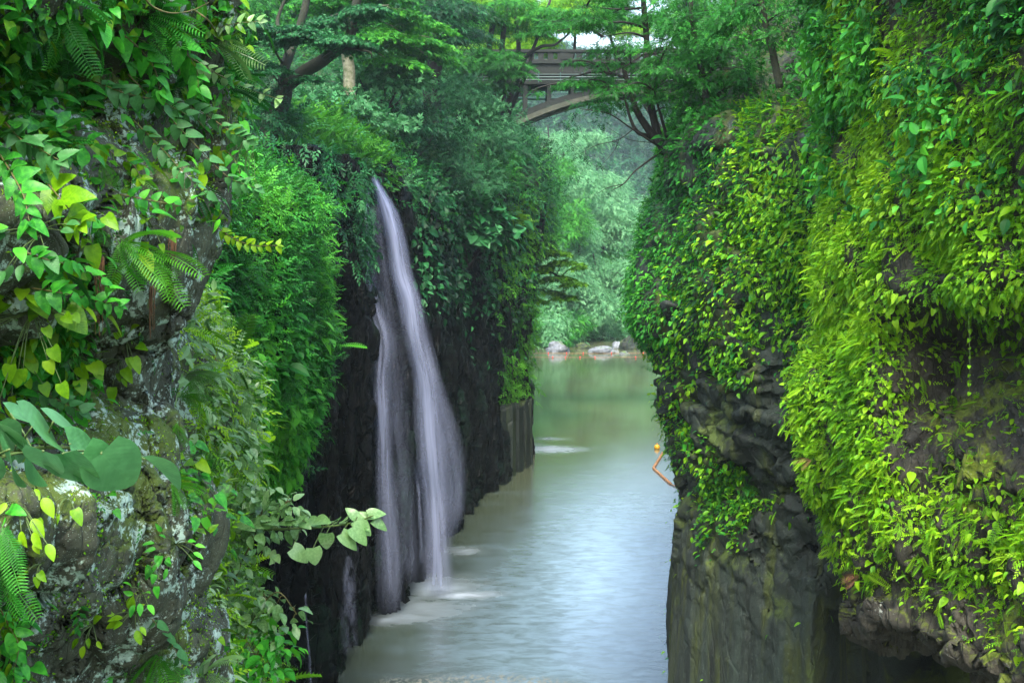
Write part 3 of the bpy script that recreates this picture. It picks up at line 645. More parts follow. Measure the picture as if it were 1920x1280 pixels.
cover(LV, SO, 6500, lambda P, N, px, py: sm(-py, -460, -60)*sm(fbm(P*.8, 3, 320), -.15, .25)*(px < 2350)*(py > -150), TS, .14, .35, .3, .8, 1.0, .6, seed=6, bias=.15)
cover(LV, SO, 9000, lambda P, N, px, py: sm(-py, -460, -160)*sm(fbm(P*.8, 3, 320), -.15, .25)*(px < 2350)*(py > -150), TL, .13, .5, .5, .7, .9, .7, seed=7, bias=.12)
tag(LV.build('shaded_creeper', M['l_mid']), kind='stuff')

# right pier
def m_pier(P, N, px, py):
    top = 1-sm(py+(px-1200)*.1, 560, 700); v = (1-sm(np.abs(px-(1385-(py-700)*.08)), 22, 60))*(1-sm(py, 930, 1080))
    l = (px < 1560)*(px > 1150)*(py > -150)
    pt = sm(fbm(P*.6, 3, 331), -.35, .05); pt2 = sm(fbm(P*1.0, 3, 333), .02, .22)
    return l*(top*(.3+.7*pt)+(1-top)*(v*.6*sm(fbm(P*.9, 3, 335), -.2, .1)+.2*pt2*(py < 960)+.0008))
LV = Leaves()
cover(LV, SH, 33000, m_pier, TL, .105, .26, .4, .9, .55, 1.0, jit=.22, nz=.25, hs=.3, seed=11, bias=-.04)
cover(LV, SH, 3000, lambda P, N, px, py: m_pier(P, N, px, py)*sm(py, 120, 300), TLW, .125, .3, .5, .8, .6, .9, hs=.3, seed=12, bias=.15)
cover(LV, SH, 22000, m_pier, TS, .15, .3, .45, .6, .9, .5, hs=.4, seed=13, bias=.1)
tag(LV.build('climbing_leaves', M['l_mid']), kind='stuff')
LV = Leaves()
cover(LV, SH, 7000, lambda P, N, px, py: m_pier(P, N, px, py)*sm(px+py*.4, 1420, 1640)*(py > 200), TL, .11, .3, .4, .9, .6, 1.0, nz=.3, seed=14, bias=.15)
cover(LV, SH, 1400, lambda P, N, px, py: m_pier(P, N, px, py)*(py > 200)*(px > 1400), TFR, .22, .25, .55, .8, 1.2, .8, seed=15, asp=.8, bias=.1)
tag(LV.build('bright_creeper', M['l_bright']), kind='stuff')

# buttress with its mantle of fine shrubs
LV = Leaves(); mB = lambda P, N, px, py: (px > 120)*(px < 660)*(py > 300)*(py < 900)*1.0
cover(LV, SB, 38000, mB, TS, .19, .4, .25, .6, .9, .8, hs=.45, seed=21, clump=9, bias=.12)
cover(LV, SB, 9000, lambda P, N, px, py: mB(P, N, px, py)*sm(py, 560, 700), TL, .18, .4, .45, .7, .8, .9, hs=.5, seed=22, bias=.42)
cover(LV, SB, 3600, lambda P, N, px, py: mB(P, N, px, py)*(1-sm(py, 560, 760)), TFR, .25, .4, .2, .8, 1.2, .9, hs=.4, seed=23, bias=.15)
tag(LV.build('buttress_shrubs', M['l_mid']), kind='stuff')
# bank leaves, pale and glossy
LV = Leaves(); mC = lambda P, N, px, py: (px > 300)*(px < 520)*(py > 560)*(py < 1330)*1.0
cover(LV, SC, 2600, mC, TL, .085, .18, .25, .5, 1.0, 1.0, hs=1.5, seed=31, bias=.25)
cover(LV, SC, 1500, mC, TLN, .1, .2, .3, .6, 1.0, 1.0, hs=1.5, seed=32, bias=.3)
tag(LV.build('bank_herbs', M['l_pale']), kind='stuff')
LV = Leaves()
cover(LV, SC, 3500, mC, TS, .1, .25, .3, .5, 1.0, .8, hs=1.5, seed=33, bias=.25)
cover(LV, SC, 260, mC, TFR, .24, .12, .3, .8, 1.2, .9, seed=34, bias=-.1)
tag(LV.build('bank_creeper', M['l_bright']), kind='stuff')

# wooded slope floor
LV = Leaves(); mG = lambda P, N, px, py: (px > 150)*(px < 1060)*(py > -150)*(py < 560)*1.0
cover(LV, SG, 52000, mG, TS, .42, 1.3, .2, .6, .9, .9, hs=.5, seed=41, clump=8, bias=.15)
tag(LV.build('undergrowth', M['l_blue']), kind='stuff')
LV = Leaves()
cover(LV, SG, 16000, lambda P, N, px, py: mG(P, N, px, py)*sm(fbm(P*.15, 2, 360), -.1, .2), TS, .4, 1.6, .2, .6, .9, .9, hs=.2, seed=42, clump=8, bias=.15)
tag(LV.build('brush', M['l_mid']), kind='stuff')
LV = Leaves()       # fern knoll above the fall
mk_ = lambda P, N, px, py: sm(px, 470, 540)*(1-sm(px, 700, 722))*sm(py, 215+0*px, 250)*(py < 372)
cover(LV, SG, 5200, mk_, TFR, .55, .6, .15, .9, 1.2, 1.1, hs=.3, seed=43, asp=.9, bias=.1)
cover(LV, SG, 2500, lambda P, N, px, py: mk_(P, N, px, py)*sm(px-.6*py, 430, 500), TS, .5, .9, .2, .7, .9, .9, hs=.4, seed=44, bias=.2)
tag(LV.build('fern_knoll', M['l_fern']), kind='stuff')
# gorge wall: dark foliage hanging over the rim and bright moss growth on the far corner
LV = Leaves()
cover(LV, SW, 15000, lambda P, N, px, py: ((px > 770)*(px < 1010)*(1-sm(py, 520+(px-800)*.1, 610))*(py > 330)*sm(P[..., 1], 53, 57)+.03*(py < 700)*(px > 860))*(px < 1030), TL, .28, .5, .6, .6, .8, .5, hs=.3, seed=51, bias=.0)
cover(LV, SW, 2600, lambda P, N, px, py: (px > 440)*(px < 700)*(py < 420+60*np.sin(px*.05))*1.0, TS, .45, .5, .7, .5, .7, .5, seed=52, bias=.0)
cover(LV, SW, 900, lambda P, N, px, py: (px > 660)*(px < 690)*(py > 350)*(py < 520)*1.0, TS, .4, .3, .8, .4, .5, .5, seed=53, bias=.3)
tag(LV.build('rim_foliage', M['l_blue']), kind='stuff')
LV = Leaves()
cover(LV, SW, 6500, lambda P, N, px, py: (px > 925+(py-400)*.03)*(px < 1030)*(py < 752)*(py > 340)*sm(fbm(P*.5, 3, 370), -.25, .05), TS, .45, .5, .6, .6, .8, .5, hs=.5, seed=54, bias=.3)
tag(LV.build('corner_creeper', M['l_fern']), kind='stuff')
# far bank thickets
LV = Leaves()
cover(LV, SF, 60000, lambda P, N, px, py: (px > 900)*(px < 1320)*1.0, TS, 1.1, 2.5, .2, .6, .9, .9, hs=.06, seed=61, clump=10, bias=.2)
tag(LV.build('bank_thicket', M['l_far']), kind='stuff')
LV = Leaves()
cover(LV, SK, 50000, lambda P, N, px, py: (px > 900)*(px < 1350)*(py < 560)*1.0, TS, 3.4, 8, .1, .6, .9, .9, hs=.02, seed=63, clump=14, bias=.1)
tag(LV.build('distant_wood', M['l_blue']), kind='stuff')
# far gorge wall cover (seen by the water and from the side)
LV = Leaves()
cover(LV, SR, 9000, None, TS, .8, 1.2, .4, .6, .9, .8, hs=.1, seed=65, bias=0)
tag(LV.build('far_wall_creeper', M['l_mid']), kind='stuff')

# ------------------------------------------------------------------ trees
def spray_leaves(LV, c, r, n, tm, size, flat=.12, droop=.25, axis=None, bias=0, up=1.0, k=9):
    """one tier of foliage: flat fan of clumps"""
    k = max(3, k); a = rng.random(k)*2*PI; q = np.sqrt(rng.random(k))*.8
    cc = np.stack([np.cos(a)*q, np.sin(a)*q, rng.normal(0, flat*.7, k)], -1); i = rng.integers(0, k, n)
    D = cc[i]+rng.normal(0, 1, (n, 3))*[.2, .2, flat*.45]; rad = np.hypot(D[:, 0], D[:, 1]); D[:, 2] -= droop*rad**2
    out = np.stack([D[:, 0], D[:, 1], 0*rad], -1)+(D-cc[i])*1.5
    T = nrm(out)+rv(n, .45)-UP*.35; Z = UP*up+rv(n, .35)+nrm(out)*.2
    rr = np.clip(.42+bias+rng.normal(0, .2, n)+.25*(_hash(i, i*3, i*7, int(abs(c[0]*100)) % 97)-.5), 0, 1)
    LV.add(tm, c+D*r, T, Z, size*np.exp(rng.normal(0, .25, n)), rr)
def bush_leaves(LV, c, R, n, tm, size, bias=0, seed=0):
    k = max(12, int(14*R[0])); d = nrm(rv(k)); d[:, 2] = np.abs(d[:, 2])*1.1-.25; d = nrm(d)
    cc = d*(.75+.25*rng.random((k, 1))); i = rng.integers(0, k, n)
    s = .16+.12*rng.random(k)[i][:, None]
    D = cc[i]+rv(n)*s*[1, 1, .7]; P = c+D*R
    T = nrm(D)*.7+rv(n, .5)-UP*.25; Z = nrm(D)*.5+UP*.7+rv(n, .35)
    rr = np.clip(.42+bias+rng.normal(0, .17, n)+.3*(_hash(i, i+3, i+5, seed)-.5), 0, 1)
    LV.add(tm, P, T, Z, size*np.exp(rng.normal(0, .25, n)), rr)
def limb(G, pts, r0, r1, n=7, sub=6, wob=.0):
    Q = cr(np.array(pts, float), max(6, sub*len(pts))); m = len(Q)
    if wob: Q = Q+wob*np.stack([vnoise(Q*1.3, k) for k in (1, 2, 3)], -1)*np.linspace(0, 1, m)[:, None]
    G.tube(Q, np.linspace(r0, r1, m)**1.0, n); return Q
def tree(name, label, cat, group, limbs, sprays, lmat, bark='bark', tm=TS, size=.22, dens=260, flat=.12, bias=0, droop=.25, link=True, base=None):
    """limbs: (points px,py,Y ; r0, r1) in metres; sprays: (px,py,Y,r)"""
    G = Geo(); nodes_ = []
    for pts, r0, r1 in limbs:
        Q = limb(G, [W(*p) for p in pts], r0, r1, wob=r0*.5); nodes_.append(Q[len(Q)//4:])
    base = W(*limbs[0][0][0]) if base is None else base; A = np.concatenate(nodes_)
    LV = Leaves()
    for s in sprays:
        c = W(*s[:3]); r = s[3]
        spray_leaves(LV, c, r, int(dens*r*r), tm, size, flat, droop, bias=bias+(s[4] if len(s) > 4 else 0), k=int(5+r*5))
        if link:
            cand = A[A[:, 2] < c[2]+.2*r] if (A[:, 2] < c[2]+.2*r).any() else A
            a = cand[np.argmin(np.linalg.norm(cand-c, axis=1))]; d = np.linalg.norm(c-a)
            mid = (a+c)/2+np.array([0, 0, .12*d]); rr = min(.02+.012*d, .1)
            limb(G, [a, mid, c], rr, rr*.35, 5, 4, wob=.05*d)
            for q in range(4):
                an = rng.random()*2*PI; limb(G, [c, c+np.array([math.cos(an), math.sin(an), .02])*r*.4, c+np.array([math.cos(an+.3), math.sin(an+.3), -.15])*r*.75], rr*.3, rr*.1, 4, 3)
    t = thing(name, base, label, cat, group)
    G.build('trunk', M[bark], t, base); LV.build('crown', M[lmat], t, base); return t
def shrub(name, label, group, c, R, lmat, tm=TS, size=.24, dens=420, bias=0, cat='shrub', stems=5, bark='bark_dark'):
    c = np.array(W(*c)); R = np.array(R, float); base = c-[0, 0, R[2]*1.0]; G = Geo(); LV = Leaves()
    for q in range(stems):
        a = rng.random()*2*PI; e = c+np.array([math.cos(a)*R[0]*.6, math.sin(a)*R[1]*.6, R[2]*(.1+.5*rng.random())])
        limb(G, [base+rv(1, .06*R[0])[0], (base+e)/2+rv(1, .1*R[0])[0], e], .05*R[0]**.5, .015, 5, 4)
    bush_leaves(LV, c, R, int(dens*R[0]*R[2]), tm, size, bias, int(c[0]*10) % 50)
    t = thing(name, base, label, cat, group); G.build('stem', M[bark], t, base); LV.build('foliage', M[lmat], t, base); return t

gT = 'trees on the wooded slope left of the bridge'
tree('leaning_tree', 'forked tree with mossy trunk leaning right, rooted on the slope left of the fern knoll', 'tree', gT,
     [([(478,312,46.5),(500,265,46.8),(522,205,47),(536,160,47)], .42, .34), ([(536,160,47),(572,134,47),(612,108,46.5),(645,75,46),(664,30,46),(676,-50,46)], .3, .15),
      ([(532,170,47),(534,125,47.5),(556,70,48),(574,10,48),(590,-80,48)], .24, .12), ([(605,112,46.5),(640,92,45),(690,98,44),(697,110,44)], .09, .02), ([(580,48,47.5),(620,32,46),(668,18,45),(700,16,44)], .06, .02), ([(530,140,47),(540,80,49),(520,40,50),(545,-30,50)], .12, .06)],
     [(590,62,45,1.6,.1),(640,72,44.5,1.3,.1),(520,55,46,1.3),(560,52,45,1.1),(675,80,44.5,.9),(610,35,46,1.3),(690,15,45,1.2),(480,120,46,1.2),(575,145,45.5,.7),(520,132,45.5,.8),(455,40,45,1.4)], 'l_blue', 'bark', TM, .13, 900, .05, .12)
tree('pale_tree', 'straight pale-barked tree behind the leaning tree, lichen on its lower trunk', 'tree', gT,
     [([(657,192,57),(653,110,57),(650,40,57),(655,-90,57)], .3, .24), ([(652,20,57),(620,-30,57)], .09, .04), ([(653,60,57),(690,20,56),(730,10,56)], .07, .03)],
     [(700,60,58,2.4,.2),(760,70,60,2.4,.25),(730,110,59,2.0,.2),(620,0,57,2.2,.05),(680,-20,57,2.4),(780,40,61,2.0,.2),(720,20,58,2.2,.15),(800,100,61,1.6,.15)], 'l_mid', 'bark_pale', TM, .2, 330, .05, .1)
tree('dark_tree', 'thick dark-trunked tree at the middle of the wood, left of the bridge', 'tree', gT,
     [([(812,262,70),(812,180,70),(815,90,70),(816,-100,70)], .55, .45), ([(814,60,70),(770,10,69),(740,0,68)], .12, .04), ([(815,20,70),(860,-20,70)], .12, .05)],
     [(800,25,68,2.0,-.1),(840,60,68,1.8,-.1),(770,0,68,2.2,-.05),(850,10,69,2.4,-.1),(740,130,66,1.6,-.1),(880,60,72,1.9,0)], 'l_blue', 'bark_dark', TS, .34, 300, .12)
tree('many_stemmed_tree', 'tree with a fan of thin dark stems standing at the left end of the bridge', 'tree', gT,
     [([(928,240,79),(924,170,79),(918,100,79),(926,30,79),(940,-60,79)], .26, .14), ([(935,235,79),(944,165,79),(940,90,79),(950,20,79),(948,-60,79)], .24, .12), ([(940,235,79),(962,165,79),(972,90,79),(968,20,79),(985,-60,79)], .2, .1),
      ([(945,235,79),(968,180,78),(990,130,77),(1005,75,77),(1030,0,77)], .17, .08), ([(965,170,78.5),(985,110,77),(1015,88,76),(1045,82,75),(1075,52,74)], .15, .05)],
     [(900,30,78,2.2,.05),(960,10,77,2.4,.2),(1010,30,77,2.2,.25),(1000,60,76,1.3,.1),(870,110,77,2.0,-.1),(905,130,77,1.9,-.1),(960,118,75,1.6,-.05),(1040,20,76,1.8,.2),(1080,40,74,1.4,.1),(930,155,76,1.5,-.1),(915,112,77,1.5,-.05),(945,100,76,1.4,0),(965,135,75,1.3,-.05),(890,95,77,1.6,-.05)], 'l_mid', 'bark_dark', TS, .3, 300, .1)
# trees rooted on the right pier
gR = 'trees on top of the right cliff'
tree('forked_tree', 'dark forked tree on the tip of the right cliff, its fine foliage screening the bridge', 'tree', gR,
     [([(1262,300,31.2),(1246,278,31.4),(1233,250,31.6),(1221,205,31.6),(1209,150,31.6),(1212,80,31.6),(1206,0,31.6),(1204,-90,31.6)], .13, .065), ([(1246,285,31.4),(1238,268,31.5),(1215,242,31.6),(1192,208,31.6),(1176,165,31.6),(1165,120,31.8)], .14, .05),
      ([(1236,272,31.5),(1222,258,31.6),(1196,248,31.4),(1182,225,31.4),(1168,180,31.4)], .075, .03), ([(1262,295,31.3),(1248,250,31),(1235,205,30.8),(1228,170,30.6)], .06, .02),
      ([(1210,110,31.6),(1235,95,31.8),(1262,92,32)], .05, .02), ([(1210,52,31.6),(1165,42,31),(1110,48,30.5),(1040,58,30)], .04, .012), ([(1207,15,31.6),(1160,18,31),(1100,12,30.5)], .035, .01), ([(1209,70,31.6),(1180,62,31),(1130,70,31)], .035, .01), ([(1222,90,31.4),(1180,120,31),(1140,140,30.5)], .03, .01)],
     [(x, y, 31+rng.normal()*.8, r, b) for x, y, r, b in [(1060,40,.7,0),(1110,35,.7,0),(1050,158,.3,0),(1105,160,.4,.05),(1000,170,.3,-.05),(1075,115,.3,0),(1130,118,.45,0),(1150,25,.8,.1),(1090,15,.8,.05),(1030,40,.6,.05),(1180,75,.7,0),(1140,95,.75,-.05),(1180,120,.75,0),(1130,150,.75,0),(1090,152,.55,.1),(1165,165,.7,0),(1200,150,.7,0),(1235,130,.7,.05),(1250,75,.8,.1),(1235,25,.8,.1),(1190,-10,.9,.1),(1130,-20,.9,.05),(1270,110,.7,.1),(1250,170,.6,.05),(1215,185,.6,0),(1150,195,.6,-.1),(1110,190,.5,-.05),(1285,150,.6,.1),(1265,205,.5,.1),(1300,115,.6,0),(1255,140,.6,0),(1285,95,.6,.05),(1240,105,.5,0),(1290,70,.6,0)]], 'l_mid', 'bark_dark', TS, .15, 620, .12, -.05)
tree('bare_branch', 'thin dark leafy twigs reaching left across the light gap under the bridge', 'branch', None,
     [([(1262,288,31.2),(1225,268,30.6),(1180,238,30),(1140,214,29.6),(1088,205,29.2)], .035, .008), ([(1240,285,31),(1218,300,30.6),(1190,322,30.2),(1170,345,30),(1150,356,30)], .03, .01), ([(1170,345,30),(1140,352,29.8),(1122,362,29.6)], .012, .006), ([(1190,240,30),(1160,262,29.8),(1120,272,29.6),(1085,290,29.4)], .015, .005), ([(1160,262,29.8),(1150,285,29.8),(1120,318,29.6)], .01, .004), ([(1225,268,30.6),(1180,262,30),(1140,240,29.8)], .012, .004)],
     [(1100,205,29.3,.45),(1130,225,29.5,.3),(1080,250,29.2,.4),(1060,225,29.2,.35),(1160,255,29.8,.25),(1090,290,29.4,.4),(1120,312,29.6,.35),(1060,275,29.2,.35),(1150,205,29.6,.3),(1120,350,29.7,.2),(1085,330,29.5,.3)], 'l_blue', 'bark_dark', TS, .17, 190, .3, droop=.4, link=False)
for i, (lab, limbs, sp) in enumerate([
    ('slender mossy tree on the right slope, trunk bent left above the broad leaves', [([(1462,165,26.6),(1448,95,26.6),(1432,30,26.6),(1418,-60,26.6)], .09, .06)], [(1400,20,27,.8),(1440,-10,27,.9),(1470,60,26.3,.6),(1395,85,27,.6),(1500,20,26,.6),(1360,40,28,.7)]),
    ('bushy tree with twisting pale twigs between the forked tree and the slender tree', [([(1330,230,29.5),(1318,150,29.5),(1300,60,29.5),(1290,-60,29.5)], .1, .05), ([(1320,160,29.5),(1345,110,29),(1370,60,28.7),(1380,0,28.5)], .05, .02)], [(1300,40,29,.9),(1340,20,29,.9),(1290,100,29.6,.8),(1340,90,29,.8),(1370,130,28.6,.7),(1310,160,29.4,.7),(1280,-10,29.6,.9),(1330,200,29,.6),(1285,180,30,.5),(1380,10,28.6,.7)]),
    ('low dark tree at the foot of the bushy tree, behind the mossy ledge', [([(1292,290,31),(1290,230,31.4),(1285,190,31.6)], .06, .03)], [(1300,215,30.5,.55,-.1),(1335,245,30,.5,-.1),(1290,250,30.8,.45,.1),(1375,190,29,.6,-.1),(1410,150,28,.6,-.15),(1270,235,31,.3)])]):
    tree('slope_tree', lab, 'tree', gR, limbs, sp, 'l_mid', 'bark', TS, .17, 620, .25)

# understorey shrubs on the slope
gS = 'shrubs crowding the slope below the bridge'
for lab, c, R, mt, tm, sz, b in [
    ('tiered blue-green shrub right of the pale trunk', (715,165,60), (2.3,2,1.1), 'l_grey', TM, .26, .15),
    ('tiered blue-green shrub hanging behind the fern knoll', (655,235,57), (2.6,2,1.0), 'l_grey', TM, .26, .1),
    ('pale blue-green shrub at the foot of the pale trunk', (620,200,57.5), (2.0,1.6,.9), 'l_grey', TM, .24, .1),
    ('dense dark shrub filling the hollow right of the fern knoll', (770,262,62), (2.2,2,1.6), 'l_blue', TS, .34, -.15),
    ('bright shrub spilling over the rim just above the waterfall lip', (668,302,51.5), (1.0,.9,.8), 'l_fern', TS, .26, .1),
    ('grey-green fine-leaved shrub beside the thick dark trunk', (850,190,71), (2.2,2,1.5), 'l_grey', TS, .3, -.1),
    ('broad grey-green shrub with upright twigs below the bridge abutment', (880,262,70), (2.8,2,1.8), 'l_grey', TS, .3, -.05),
    ('rounded grey-green shrub in the middle of the slope', (800,300,64), (2.0,1.8,1.5), 'l_grey', TS, .28, -.15),
    ('grey-green shrub overhanging the dark hanging leaves', (870,340,67), (2.2,1.8,1.5), 'l_grey', TS, .28, -.1),
    ('blue-green maple shrub tucked under the left end of the arch', (895,205,76), (1.8,1.6,1.0), 'l_grey', TM, .28, .05),
    ('dark shrub directly below the left arch springing', (948,300,76), (1.7,1.6,1.4), 'l_blue', TS, .34, 0),
    ('mid-green shrub on the outer corner of the slope', (940,340,75), (1.5,1.6,1.8), 'l_mid', TS, .34, -.1),
    ('bright yellow-green shrub low on the outer corner of the slope', (952,405,76.5), (1.1,1.2,1.4), 'l_bright', TS, .32, -.05),
    ('dark shrub hanging from the rim behind the main stream', (790,372,58.5), (1.3,1,1.1), 'l_blue', TS, .3, -.15),
    ('broad-leaved dark shrub clinging to the wall between fall and corner', (880,440,67.5), (1.8,1.0,1.9), 'l_blue', TL, .5, .05),
    ('small pale-leaved shrub right beside the waterfall lip', (738,352,54), (.7,.7,.5), 'l_grey', TS, .3, .25),
    ('leafy shrub at the base of the leaning tree', (500,330,45), (1.6,1.3,1.0), 'l_mid', TS, .3, -.05),
    ('dark shrub above the clad buttress', (560,345,45), (1.8,1.3,1.1), 'l_blue', TS, .32, .1),
    ('feathery green shrub topping the clad buttress', (490,395,24), (1.3,1.2,.9), 'l_mid', TS, .17, .12),
    ('shaded shrub behind the leafy tip of the near cliff', (470,230,47), (1.5,1.5,1.6), 'l_blue', TS, .32, -.05)]:
    shrub('shrub', lab, gS, c, R, mt, tm, sz*1.2, 560, b+.17)

# trees beyond the bridge
gB = 'trees rising behind the bridge'
bk = [('bright yellow-green tree left behind the fan of thin stems', 905, 40, 104, 3.6, .25), ('bright yellow-green tree above the left end of the parapet', 985, 50, 100, 3.4, .3), ('light green tree above the middle of the parapet', 1065, 20, 108, 3.4, .25),
      ('light green tree behind the tip of the forked tree', 1150, 10, 112, 3.4, .2), ('tall mid-green tree behind the dark trunk', 800, 20, 98, 3.6, .1), ('mid-green tree behind the bushy tree on the right', 1290, 40, 110, 3.8, .1), ('far right tree behind the slender mossy tree', 1400, 20, 105, 3.8, 0), ('dark tree filling the gap behind the pale trunk', 700, 10, 92, 3.6, 0), ('shadowy tree behind the leaning tree', 560, 0, 84, 3.4, -.1), ('shadowy tree behind the top of the near cliff', 460, 30, 78, 3.4, -.15)]
for lab, x, y, Y, r, b in bk:
    u = F/Y; sp = [(x+rng.normal()*r*u*.55, y+rng.normal()*r*u*.4, Y+rng.normal()*1.5, r*(.45+.3*rng.random())) for k in range(13)]
    tree('background_tree', lab, 'tree', gB, [([((928, 212, 97) if 950 < x < 1100 else (1300, 330, Y) if 1100 <= x < 1250 else (x, min(y+230, 240), Y)), (x+6, y+95, Y), (x-4, y-60, Y)], .22, .08)], sp, 'l_bright' if b > .2 else 'l_mid', 'bark_dark', TS, .42, 210, .16, b-.1 if b > .2 else b+.12)
tree('maple_tree', 'yellow-green maple reaching out over the water past the corner of the slope', 'tree', None,
     [([(962,560,94),(985,520,94),(1010,500,93),(1050,520,92)], .2, .05), ([(985,520,94),(1000,470,93),(1040,455,92)], .12, .04)],
     [(1000,450,93,1.6),(1030,470,92,1.6),(1060,490,92,1.4),(1010,500,92,1.6),(1045,520,91.5,1.5),(1080,530,91,1.0),(1020,545,92,1.5),(1060,555,91.5,1.1),(995,560,92,1.3),(1090,500,91,.8)], 'l_bright', 'bark_dark', TM, .3, 260, .05, -.12, .2)
# far trees across the pool
gF = 'hazy trees on the far bank'
ft = [(985,300,170),(1020,340,176),(1060,300,185),(1105,330,195),(1035,400,168),(1085,420,172),(1130,400,182),(1170,440,190),(1000,440,166),(1060,480,166),(1115,490,170),(1160,510,176),(1200,480,185),(1010,530,164),(1075,550,165),(1130,560,170),(1190,545,180),(1145,350,205),(1095,260,215),(1030,250,200),(1000,590,160),(1050,600,161),(1180,400,215),(1215,430,230)]
wh = ['just right of the slope corner under the arch', 'under the left third of the arch', 'in the middle under the arch', 'behind the bare twigs']
for i, (x, y, Y) in enumerate(ft):
    r = 4.0+rng.random()*1.3; u = F/Y
    vert = 'highest row' if y < 370 else 'upper middle row' if y < 450 else 'lower middle row' if y < 530 else 'row along the waterline'
    sp = [(x+rng.normal()*r*u*.5, y+abs(rng.normal())*r*u*.55-8, Y+rng.normal()*2, r*(.42+.3*rng.random())) for k in range(9)]
    tree('far_tree', 'hazy far-bank tree, number %d from the left in the %s' % (1+sum(1 for a in ft if ('highest row' if a[1] < 370 else 'upper middle row' if a[1] < 450 else 'lower middle row' if a[1] < 530 else 'row along the waterline') == vert and a[0] < x), vert), 'tree', gF,
         [([(x, y+75, Y), (x+2, y+30, Y), (x-3, y-15, Y)], .3, .1)], sp, 'l_far' if i % 4 else 'l_mid', 'bark_dark', TS, .62, 120, .4, .3 if i % 3 else .35)

# ------------------------------------------------------------------ bridge
YB = 88.0
def bx(px): return (px-CX)*YB/F
def bz(py): return H-(py-HY)*YB/F
br = thing('arch_bridge', (bx(940), YB, bz(220)), 'old concrete arch bridge with a pierced parapet spanning the gorge between the trees', 'bridge'); bb = (bx(940), YB, bz(220))
x0, x1 = bx(870), bx(1420)
def bpart(name, G, mt): return G.build(name, M[mt], br, bb, smooth=False)
G = Geo(); zd0, zd1 = bz(138), bz(119)
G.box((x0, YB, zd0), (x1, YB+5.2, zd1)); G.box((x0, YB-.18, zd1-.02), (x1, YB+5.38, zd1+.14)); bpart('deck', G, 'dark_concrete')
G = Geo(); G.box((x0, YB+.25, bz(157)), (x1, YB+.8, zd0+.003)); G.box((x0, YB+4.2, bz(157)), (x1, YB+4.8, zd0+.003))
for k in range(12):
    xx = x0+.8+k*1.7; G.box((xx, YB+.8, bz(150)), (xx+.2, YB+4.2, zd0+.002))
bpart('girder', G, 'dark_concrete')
def parapet(y0, y1, nm):
    G = Geo(); zb, zt = zd1+.14, bz(98); pw = .69; n = int((x1-x0)/pw)
    G.box((x0, y0, zb), (x1, y1, zb+.12)); w = .29
    for k in range(n):
        a = x0+k*pw; post = (k % 5 == 0); ww = .0 if post and k % 10 == 0 else w
        # solid between openings
        zo0, zo1 = zb+.12, zb+.62
        hw = ww/2; c = a+pw/2
        if ww == 0: G.box((a, y0-.05, zo0+.001), (a+pw, y1+.05, zt)); continue
        G.box((a, y0, zo0), (c-hw, y1, zt)); G.box((c+hw, y0, zo0), (a+pw, y1, zt))
        m = 8; th = np.linspace(PI, 0, m+1); ax = c+hw*np.cos(th); az = zo1-hw+hw*np.sin(th)
        for yy, fl_ in ((y0, 0), (y1, 1)):
            V = [[ax[q], yy, az[q]] for q in range(m+1)]+[[ax[q], yy, zt] for q in range(m+1)]
            f = np.array([[q, q+1, m+2+q, m+1+q] for q in range(m)]); G.add(V, [f if not fl_ else f[:, ::-1]])
        V = [[ax[q], y0, az[q]] for q in range(m+1)]+[[ax[q], y1, az[q]] for q in range(m+1)]
        G.add(V, [np.array([[q, m+1+q, m+2+q, q+1] for q in range(m)])])
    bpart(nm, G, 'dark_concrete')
    G = Geo(); G.box((x0, y0-.1, zt+.002), (x1, y1+.1, zt+.18)); bpart('rail_cap', G, 'dark_concrete')
parapet(YB-.02, YB+.22, 'parapet'); G = Geo(); zt = bz(98); G.box((x0, YB+4.98, zt-.12), (x1, YB+5.2, zt+.18))
for k in range(9): G.box((x0+k*2.3, YB+5.0, zd1+.14), (x0+k*2.3+.2, YB+5.18, zt-.12))
bpart('parapet', G, 'concrete')
# arch ribs
cxa = bx(1205); hw = cxa-bx(930); zc = bz(158); zs_ = bz(232)
def za(x, off): t = (x-cxa)/hw; return zs_+(zc-zs_)*(1-t*t)+off
for y0 in (YB+.3, YB+3.6):
    G = Geo(); n = 40; xx = np.linspace(cxa-hw-1.0, cxa+hw+1.0, n+1); V = []
    for x in xx:
        th = .62+.28*abs((x-cxa)/hw)
        for y in (y0, y0+1.2):
            V += [[x, y, za(x, -th)], [x, y, za(x, 0)]]
    f = []
    for k in range(n):
        a = 4*k; b = a+4; f += [[a, b, b+1, a+1], [a+2, a+3, b+3, b+2], [a+1, b+1, b+3, a+3], [a, a+2, b+2, b]]
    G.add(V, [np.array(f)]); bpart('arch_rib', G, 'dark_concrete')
    G = Geo(); V = []
    for x in xx:
        th = .62+.28*abs((x-cxa)/hw)
        for y in (y0-.012, y0+1.212): V += [[x, y, za(x, -th)-.012], [x, y, za(x, -th*.55)]]
    G.add(V, [np.array([q for k in range(n) for q in ([4*k, 4*k+4, 4*k+5, 4*k+1], [4*k, 4*k+2, 4*k+6, 4*k+4])])]); bpart('arch_soffit', G, 'concrete')
for x in (bx(985), bx(1030), bx(1075), bx(1335), bx(1380)):
    G = Geo(); zz = za(x, 0)
    if bz(157)-zz < .15: continue
    for ya, yb in ((.35, .75), (3.8, 4.5)): G = Geo(); G.box((x-.16, YB+ya, zz-.2), (x+.16, YB+yb, bz(157)-.002)); bpart('spandrel_post', G, 'dark_concrete')
G = Geo()
for py in (141, 146, 151): G.tube([[x0, YB-.35, bz(py)], [x1, YB-.35, bz(py)]], .035 if py != 146 else .05, 6)
